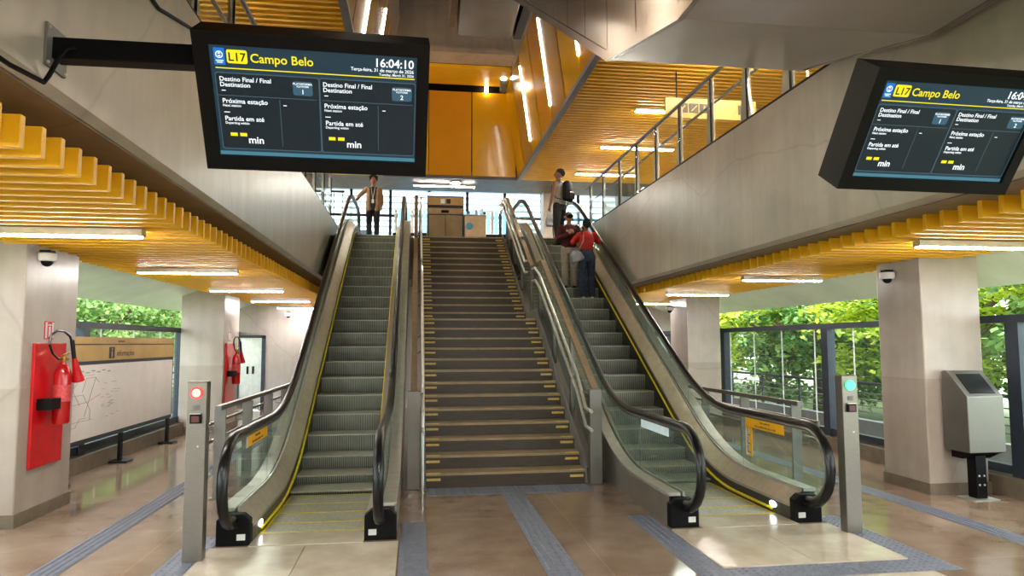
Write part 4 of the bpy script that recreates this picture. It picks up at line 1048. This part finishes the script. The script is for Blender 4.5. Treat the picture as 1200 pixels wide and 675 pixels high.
# ================================================================== PEOPLE
def remesh(mb, name, m, parent, vox, smooth_it=3):
    me = mb.mesh(name+'_src'); o = bpy.data.objects.new('tmp', me); col.objects.link(o)
    r = o.modifiers.new('r', 'REMESH'); r.mode = 'VOXEL'; r.voxel_size = vox
    if smooth_it:
        s = o.modifiers.new('s', 'SMOOTH'); s.iterations = smooth_it; s.factor = .5
    bpy.context.view_layer.update()
    me2 = bpy.data.meshes.new_from_object(o.evaluated_get(bpy.context.evaluated_depsgraph_get()))
    bpy.data.objects.remove(o); bpy.data.meshes.remove(me)
    me2.name = name; me2.materials.clear(); me2.materials.append(m)
    for p in me2.polygons: p.use_smooth = True
    q = bpy.data.objects.new(name, me2); col.objects.link(q); q.parent = parent
    return q
def V(*a): return Vector(a)
def hand(mb, w, d, n, thumb_side, curl=.5):
    # w wrist, d direction of the hand, n palm normal (fingers curl towards it)
    d = Vector(d).normalized(); n = Vector(n); n = (n-d*n.dot(d)).normalized(); s = d.cross(n).normalized()*thumb_side
    w = Vector(w)
    mb.tube([w-d*.02, w+d*.03, w+d*.085], [.026, .036, .038], 10, [.019, .017, .015], ref=s)
    for k, (off, L) in enumerate(((.027, .068), (.009, .076), (-.009, .07), (-.026, .055))):
        p = w+d*.08+s*off; a = 0; pts = [p-d*.02, p]
        for j in range(3):
            a += curl*.75; dd = d*math.cos(a)+n*math.sin(a); p = p+dd*(L/2.6); pts.append(p)
        mb.tube(pts, [.0095, .0095, .009, .0085, .007], 8)
    p = w+d*.03+s*.03; pts = [w+d*.015+s*.012, p]
    for j in range(2):
        dd = (d*.75+s*.55+n*(.35+.4*curl)*(j+.4)).normalized(); p = p+dd*.032; pts.append(p)
    mb.tube(pts, [.012, .012, .0105, .008], 8)
SKIN = mat('brown_skin', '#8a5a40', .5, 0, 14, .05); SKIN2 = mat('light_brown_skin', '#b07c5c', .5, 0, 14, .05)
HAIR = mat('black_hair', '#0c0908', .8, 0, 40, .2, .4)
def person(label, loc, rz, H, J, cl, skin, headyaw=0, headpitch=0, fem=False):
    k = H/1.70
    t = thing('person', label, 'person', loc, rz=rz)
    S = lambda p: Vector(p)*k
    sw = .165 if fem else .19; hw = .165 if fem else .15
    tor = [((0, .0, .80), hw*.8, .10), ((0, 0, .92), hw, .115), ((0, 0, 1.06), .125 if fem else .14, .095), ((0, .0, 1.2), .145 if fem else .155, .11), ((0, -.005, 1.32), sw*.92, .105), ((0, -.01, 1.40), sw*.7, .08), ((0, 0, 1.45), .06, .058), ((0, .012, 1.53), .05, .053)]
    def torso(mb, i0, i1, e):
        q = tor[i0:i1]; mb.tube([S(a[0]) for a in q], [(a[1]+e)*k for a in q], 18, [(a[2]+e)*k for a in q], ref=(1, 0, 0))
    J = {a: S(b) for a, b in J.items()}
    def limb(mb, names, rs, e=0, n=12):
        mb.tube([J[a] if isinstance(a, str) else a for a in names], [(r+e)*k for r in rs], n)
        for a, r in zip(names, rs):
            c = J[a] if isinstance(a, str) else a
            mb.ball(c, (r+e)*k*.98, n=12, m=8)
    mid = lambda a, b, f: J[a].lerp(J[b], f)
    body = MB(); torso(body, 0, 8, 0)
    for s in 'RL':
        limb(body, ['sh'+s, mid('sh'+s, 'el'+s, .5), 'el'+s, mid('el'+s, 'wr'+s, .4), 'wr'+s], [.052, .044, .037, .036, .025])
        limb(body, ['hip'+s, mid('hip'+s, 'kn'+s, .5), 'kn'+s, mid('kn'+s, 'an'+s, .35), 'an'+s], [.088, .074, .055, .054, .037])
        hd, hn, cu = cl['hand'+s]
        hand(body, J['wr'+s], hd, hn, cl.get('th'+s, 1), cu)
    Rh = Matrix.Translation(S((0, .005, 1.52))) @ Matrix.Rotation(headyaw, 4, 'Z') @ Matrix.Rotation(headpitch, 4, 'X') @ Matrix.Translation(-S((0, .005, 1.52)))
    def hp(*p): return Rh @ S(p)
    body.M = Rh
    body.ball(S((0, .015, 1.615)), .074*k, .094*k, .108*k, 20, 14).ball(S((0, .04, 1.555)), .052*k, .06*k, .055*k)
    body.tube([S((0, .105, 1.635)), S((0, .125, 1.598)), S((0, .108, 1.588))], [.009*k, .015*k, .012*k], 8)
    for s in (-1, 1): body.ball(S((s*.076, .01, 1.605)), .012*k, .022*k, .032*k)
    body.tube([S((-.02, .098, 1.562)), S((0, .104, 1.562)), S((.02, .098, 1.562))], .008*k, 6)
    body.M = None
    b = remesh(body, 'body', skin, t, .0068, 2)
    ey = MB(); ey.M = Rh
    for s in (-1, 1): ey.ball(S((s*.03, .098, 1.622)), .011*k, .008*k, .007*k)
    ey.build('eyes', M['ink'], t, local=True)
    mo = MB(); mo.M = Rh; mo.tube([S((-.018, .105, 1.562)), S((0, .111, 1.561)), S((.018, .105, 1.562))], .0035*k, 6); mo.build('mouth', mat('lips', '#70382f', .5), t, local=True)
    # trousers
    tr = MB(); torso(tr, 0, 3, .014)
    f = cl.get('flare', .0)
    for s in 'RL':
        limb(tr, ['hip'+s, mid('hip'+s, 'kn'+s, .5), 'kn'+s, mid('kn'+s, 'an'+s, .5), mid('kn'+s, 'an'+s, .98)], [.092, .08, .064, .058+f, .05+f], .012)
    remesh(tr, 'trousers', cl['trousers'], t, .011, 2)
    # shoes
    for s in 'RL':
        a = J['an'+s]; sh = MB(); dr = Vector(cl.get('foot'+s, (0, 1, 0)))
        z0 = .034*k
        hl = V(a.x, a.y, z0+a.z-.08*k)
        sh.tube([hl-dr*.05*k, hl+dr*.02*k, hl+dr*.11*k, hl+dr*.17*k], [.034*k, .042*k, .046*k, .03*k], 12, [.034*k, .046*k, .032*k, .022*k], ref=dr.cross(V(0, 0, 1)))
        sh.tube([hl, V(a.x, a.y, a.z+.03*k)], [.042*k, .038*k], 10)
        remesh(sh, 'shoe', cl['shoe'], t, .008, 2)
    # top
    tp = MB(); torso(tp, 1 if cl.get('long', True) else 2, 7, .02)
    e = .016
    for s in 'RL':
        tp.ball(J['sh'+s], (.056+e)*k*.9 if cl['sleeve'] > 0 else .05*k)
        if cl['sleeve'] > 0:
            n1 = ['sh'+s, mid('sh'+s, 'el'+s, .5), 'el'+s] if cl['sleeve'] >= .5 else ['sh'+s, mid('sh'+s, 'el'+s, .5)]
            r1 = [.056, .05, .048][:len(n1)]
            if cl['sleeve'] >= 1: n1 += [mid('el'+s, 'wr'+s, .5), mid('el'+s, 'wr'+s, .95)]; r1 += [.044, .035]
            limb(tp, n1, r1, e)
    remesh(tp, 'top', cl['top'], t, .011, 2)
    hr = MB(); hr.M = Rh
    for c, r in cl['hair']: hr.ball(S(c), *[v*k for v in r], 18, 12)
    remesh(hr, 'hair', HAIR, t, .009, 1)
    return t, k, S, J, hp, Rh
legs = {'hipR': (.09, 0, .90), 'hipL': (-.09, 0, .90), 'knR': (.10, .02, .49), 'knL': (-.10, .02, .49), 'anR': (.10, -.02, .085), 'anL': (-.10, -.02, .085), 'shR': (.185, -.01, 1.385), 'shL': (-.185, -.01, 1.385)}
fl = dict(legs); fl.update({'shR': (.165, -.01, 1.385), 'shL': (-.165, -.01, 1.385)})
blackcloth = mat('black_cloth', '#1b1b20', .8, 0, 40, .15); denim = mat('blue_denim', '#27364f', .8, 0, 14, .25)
tz = lambda k: prof_z(6.7+.4*k, 0, 4.95)
# woman at the head of the left escalator, facing the camera, right hand on the handrail
J = dict(fl); J.update({'elR': (.34, .03, 1.22), 'wrR': (.43, .10, 1.055), 'elL': (-.225, -.03, 1.11), 'wrL': (-.22, .07, .90)})
cl = dict(trousers=blackcloth, top=blackcloth, shoe=M['black'], sleeve=0, long=True, handR=((.6, .6, -.25), (0, .2, -1), .35), handL=((0, .15, -1), (.9, .3, 0), .5), thR=-1, thL=1,
          hair=[((0, -.015, 1.66), (.088, .10, .085)), ((0, -.02, 1.755), (.085, .08, .07)), ((.06, -.0, 1.72), (.06, .06, .055)), ((-.06, 0, 1.72), (.06, .06, .055)), ((.07, -.02, 1.66), (.04, .06, .06)), ((-.07, -.02, 1.66), (.04, .06, .06))])
t, k, S, JJ, hp, Rh = person('woman in tan jacket and black trousers at the head of the left escalator', (-1.12, 17.72, UP+.016), math.pi, 1.63, J, cl, SKIN, fem=True)
jk = MB(); tan = mat('tan_jacket', '#8a6a4c', .75, 0, 20, .1)
for s_, sd in (('R', 1), ('L', -1)):
    m1 = JJ['sh'+s_].lerp(JJ['el'+s_], .5); m2 = JJ['el'+s_].lerp(JJ['wr'+s_], .9)
    jk.tube([JJ['sh'+s_], m1, JJ['el'+s_], m2], [.074*k, .064*k, .056*k, .046*k], 12)
    jk.ball(JJ['sh'+s_], .074*k)
    jk.tube([S((sd*.10, .0, .78)), S((sd*.115, .0, 1.0)), S((sd*.11, .0, 1.2)), S((sd*.10, -.01, 1.38))], [.085*k, .075*k, .075*k, .07*k], 14, [.145*k, .13*k, .14*k, .10*k])
jk.tube([S((0, -.06, .80)), S((0, -.07, 1.1)), S((0, -.07, 1.38))], [.13*k, .12*k, .13*k], 14, [.08*k, .075*k, .06*k])
remesh(jk, 'jacket', tan, t, .011, 2)
ly = MB(); ly.tube([S((-.05, .10, 1.42)), S((-.02, .155, 1.2)), S((.0, .165, 1.08))], .006*k, 6).tube([S((.05, .10, 1.42)), S((.02, .155, 1.2)), S((.0, .165, 1.08))], .006*k, 6)
ly.build('lanyard', M['white'], t, local=True); MB().box(-.03*k, .03*k, .155*k, .17*k, .98*k, 1.08*k).build('badge', M['white'], t, local=True)
# woman in red, back to the camera, both hands lifted to her face
J = dict(fl); J.update({'elR': (.29, .10, 1.27), 'wrR': (.12, .25, 1.45), 'elL': (-.27, .12, 1.25), 'wrL': (-.07, .25, 1.45)})
red = mat('red_blouse', '#b3161b', .75, 0, 14, .12)
cl = dict(trousers=denim, top=red, shoe=mat('pale_shoe', '#c9c5c0', .6), sleeve=1, long=False, flare=.012, handR=((-.45, .25, 1), (-.6, .5, 0), .7), handL=((.4, .25, 1), (.6, .5, 0), .7), thR=1, thL=-1,
          hair=[((0, -.005, 1.645), (.088, .105, .10)), ((0, -.085, 1.62), (.085, .065, .085)), ((0, -.06, 1.70), (.07, .07, .05))])
RZ = tz(16)
t, k, S, JJ, hp, Rh = person('woman in red blouse and blue jeans seen from behind on the right escalator', (3.36, 13.28, RZ), 0, 1.57, J, cl, SKIN, fem=True)
w_red = (t, S)
sl = MB()
for s_ in 'RL': sl.tube([JJ['el'+s_].lerp(JJ['wr'+s_], -.1), JJ['el'+s_].lerp(JJ['wr'+s_], .55)], [.06*k, .085*k], 14)
remesh(sl, 'wide_sleeve', red, t, .01, 1)
ph = thing('mobile_phone', 'dark phone held up by the woman in red', 'phone', (3.385, 13.28+.30, RZ+1.43))
MB().box(3.35, 3.42, 13.28+.305, 13.28+.313, RZ+1.40, RZ+1.53).build('case', M['black'], ph, bevel=.003); MB().box(3.354, 3.416, 13.28+.313, 13.28+.315, RZ+1.405, RZ+1.525).build('camera_side', M['grey'], ph)
bg = thing('shoulder_bag', 'pale grey shoulder bag hanging at the left side of the woman in red', 'bag', (3.36-.24, 13.2, RZ+.74))
mb = MB(); mb.M = Matrix.Translation((3.36-.235, 13.2, RZ+.86)) @ Matrix.Rotation(R(-22), 4, 'Y')
mb.tube([(0, 0, -.13), (0, 0, -.1), (0, 0, .02), (0, 0, .1)], [.12, .145, .125, .06], 16, [.05, .07, .065, .03])
q = remesh(mb, 'bag_body', mat('grey_lilac', '#8d8b9a', .6, 0, 12, .1), None, .01, 2); q.parent = bg; q.data.transform(Matrix.Translation(-bg.location))
MB().tube([(3.36-.20, 13.16, RZ+.95), (3.36-.10, 13.13, RZ+1.15), (3.36-.07, 13.22, RZ+1.315), (3.36-.10, 13.34, RZ+1.18), (3.36-.2, 13.30, RZ+.95)], .012, 8).build('strap', mat('strap_tan', '#8d7a66', .6), bg, smooth=True)
# person in maroon sweater facing the camera with a visor
J = dict(legs); J.update({'elR': (.25, .03, 1.12), 'wrR': (.06, .22, 1.20), 'elL': (-.25, .03, 1.12), 'wrL': (-.06, .22, 1.22)})
mar = mat('maroon_sweater', '#4a1119', .85, 0, 16, .15); cream = mat('cream_trousers', '#b5aca0', .8, 0, 12, .1)
cl = dict(trousers=cream, top=mar, shoe=M['black'], sleeve=1, long=True, flare=.01, handR=((-.5, .5, .6), (-.6, -.5, 0), .9), handL=((.5, .5, .6), (.6, -.5, 0), .9), thR=1, thL=-1,
          hair=[((0, -.015, 1.65), (.084, .10, .09))])
t, k, S, JJ, hp, Rh = person('person in maroon sweater and cream trousers wearing a dark visor on the right escalator', (3.10, 13.72, tz(17)), math.pi, 1.56, J, cl, SKIN2)
MB().box(.06*k, .10*k, .15*k, .178*k, 1.27*k, 1.31*k).build('chest_logo', M['white'], t, local=True)
vz = thing('visor_headset', 'black visor headset with white strap on the person in maroon', 'headset', (3.10, 13.62, tz(17)+1.5))
vb = MB(); vb.M = Matrix.Translation((3.10, 13.72, tz(17))) @ Matrix.Rotation(math.pi, 4, 'Z')
vb.tube([S((0, .085, 1.625)), S((0, .10, 1.625)), S((0, .15, 1.622)), S((0, .16, 1.62))], [.07*k, .078*k, .074*k, .06*k], 18, [.038*k, .045*k, .044*k, .034*k]); vb.build('visor', M['black'], vz)
vs_ = MB(); vs_.M = vb.M
vs_.tube([S((-.078, .09, 1.625)), S((-.092, .0, 1.63)), S((-.06, -.10, 1.63)), S((0, -.125, 1.63)), S((.06, -.10, 1.63)), S((.092, 0, 1.63)), S((.078, .09, 1.625))], .010*k, 8, .022*k, ref=(0, 0, 1)); vs_.build('strap', M['white'], vz, smooth=True)
vt = MB(); vt.M = vb.M; vt.tube([S((0, .09, 1.66)), S((0, .05, 1.745)), S((0, -.05, 1.755)), S((0, -.115, 1.66))], .016*k, 8, .006*k); vt.build('top_strap', M['white'], vz, smooth=True)
# man with backpack near the top of the right escalator
J = dict(legs); J.update({'elR': (.235, .0, 1.10), 'wrR': (.24, .14, .92), 'elL': (-.245, .02, 1.10), 'wrL': (-.235, .10, .86), 'knR': (.10, .06, .49)})
cl = dict(trousers=blackcloth, top=mat('white_vest', '#b9b2aa', .8, 0, 12, .1), shoe=M['black'], sleeve=0, long=True, handR=((0, .3, -1), (-1, 0, 0), .6), handL=((0, .1, -1), (1, 0, 0), 1.0), thR=1, thL=-1,
          hair=[((0, -.015, 1.665), (.086, .10, .085)), ((0, -.05, 1.64), (.083, .075, .08))])
MZ = tz(22); mx, my = 3.33, 15.68
t, k, S, JJ, hp, Rh = person('man in white sleeveless vest and black trousers at the top of the right escalator', (mx, my, MZ), R(42), 1.82, J, cl, SKIN, headyaw=R(40))
MT = Matrix.Translation((mx, my, MZ)) @ Matrix.Rotation(R(42), 4, 'Z')
bp_ = thing('backpack', 'black backpack on the back of the man in the white vest', 'backpack', (mx+.1, my-.15, MZ+1.1))
mb = MB(); mb.M = MT
mb.tube([S((0, -.21, .98)), S((0, -.22, 1.02)), S((0, -.23, 1.2)), S((0, -.21, 1.38)), S((0, -.19, 1.43))], [.13*k, .16*k, .165*k, .14*k, .07*k], 18, [.06*k, .09*k, .10*k, .085*k, .04*k])
q = remesh(mb, 'pack', M['black'], None, .012, 2); q.parent = bp_; q.data.transform(Matrix.Translation(-bp_.location))
st = MB(); st.M = MT
for s in (-1, 1): st.tube([S((s*.11, -.13, 1.40)), S((s*.12, -.02, 1.47)), S((s*.125, .11, 1.36)), S((s*.14, .12, 1.2)), S((s*.15, -.02, 1.06)), S((s*.12, -.14, 1.02))], .022*k, 8, .010*k)
st.build('strap', M['black'], bp_, smooth=True)
pk = MB(); pk.M = MT; pk.box(-.10*k, .10*k, -.345*k, -.30*k, 1.02*k, 1.18*k); pk.build('front_pocket', M['rubber'], bp_, bevel=.02)
cb_ = thing('carrier_bag', 'white plastic carrier bag in the left hand of the man with the backpack', 'bag', tuple(MT @ S((-.235, .12, .5))))
mb = MB(); mb.M = MT
mb.tube([S((-.235, .12, .44)), S((-.235, .12, .47)), S((-.235, .12, .62)), S((-.235, .12, .74))], [.09*k, .11*k, .10*k, .04*k], 14, [.05*k, .07*k, .06*k, .02*k]).tube([S((-.235, .10, .73)), S((-.235, .11, .79))], .012, 8)
q = remesh(mb, 'bag_body', mat('white_plastic', '#a9adb0', .4, 0, 16, .1), None, .009, 2); q.parent = cb_; q.data.transform(Matrix.Translation(-cb_.location))
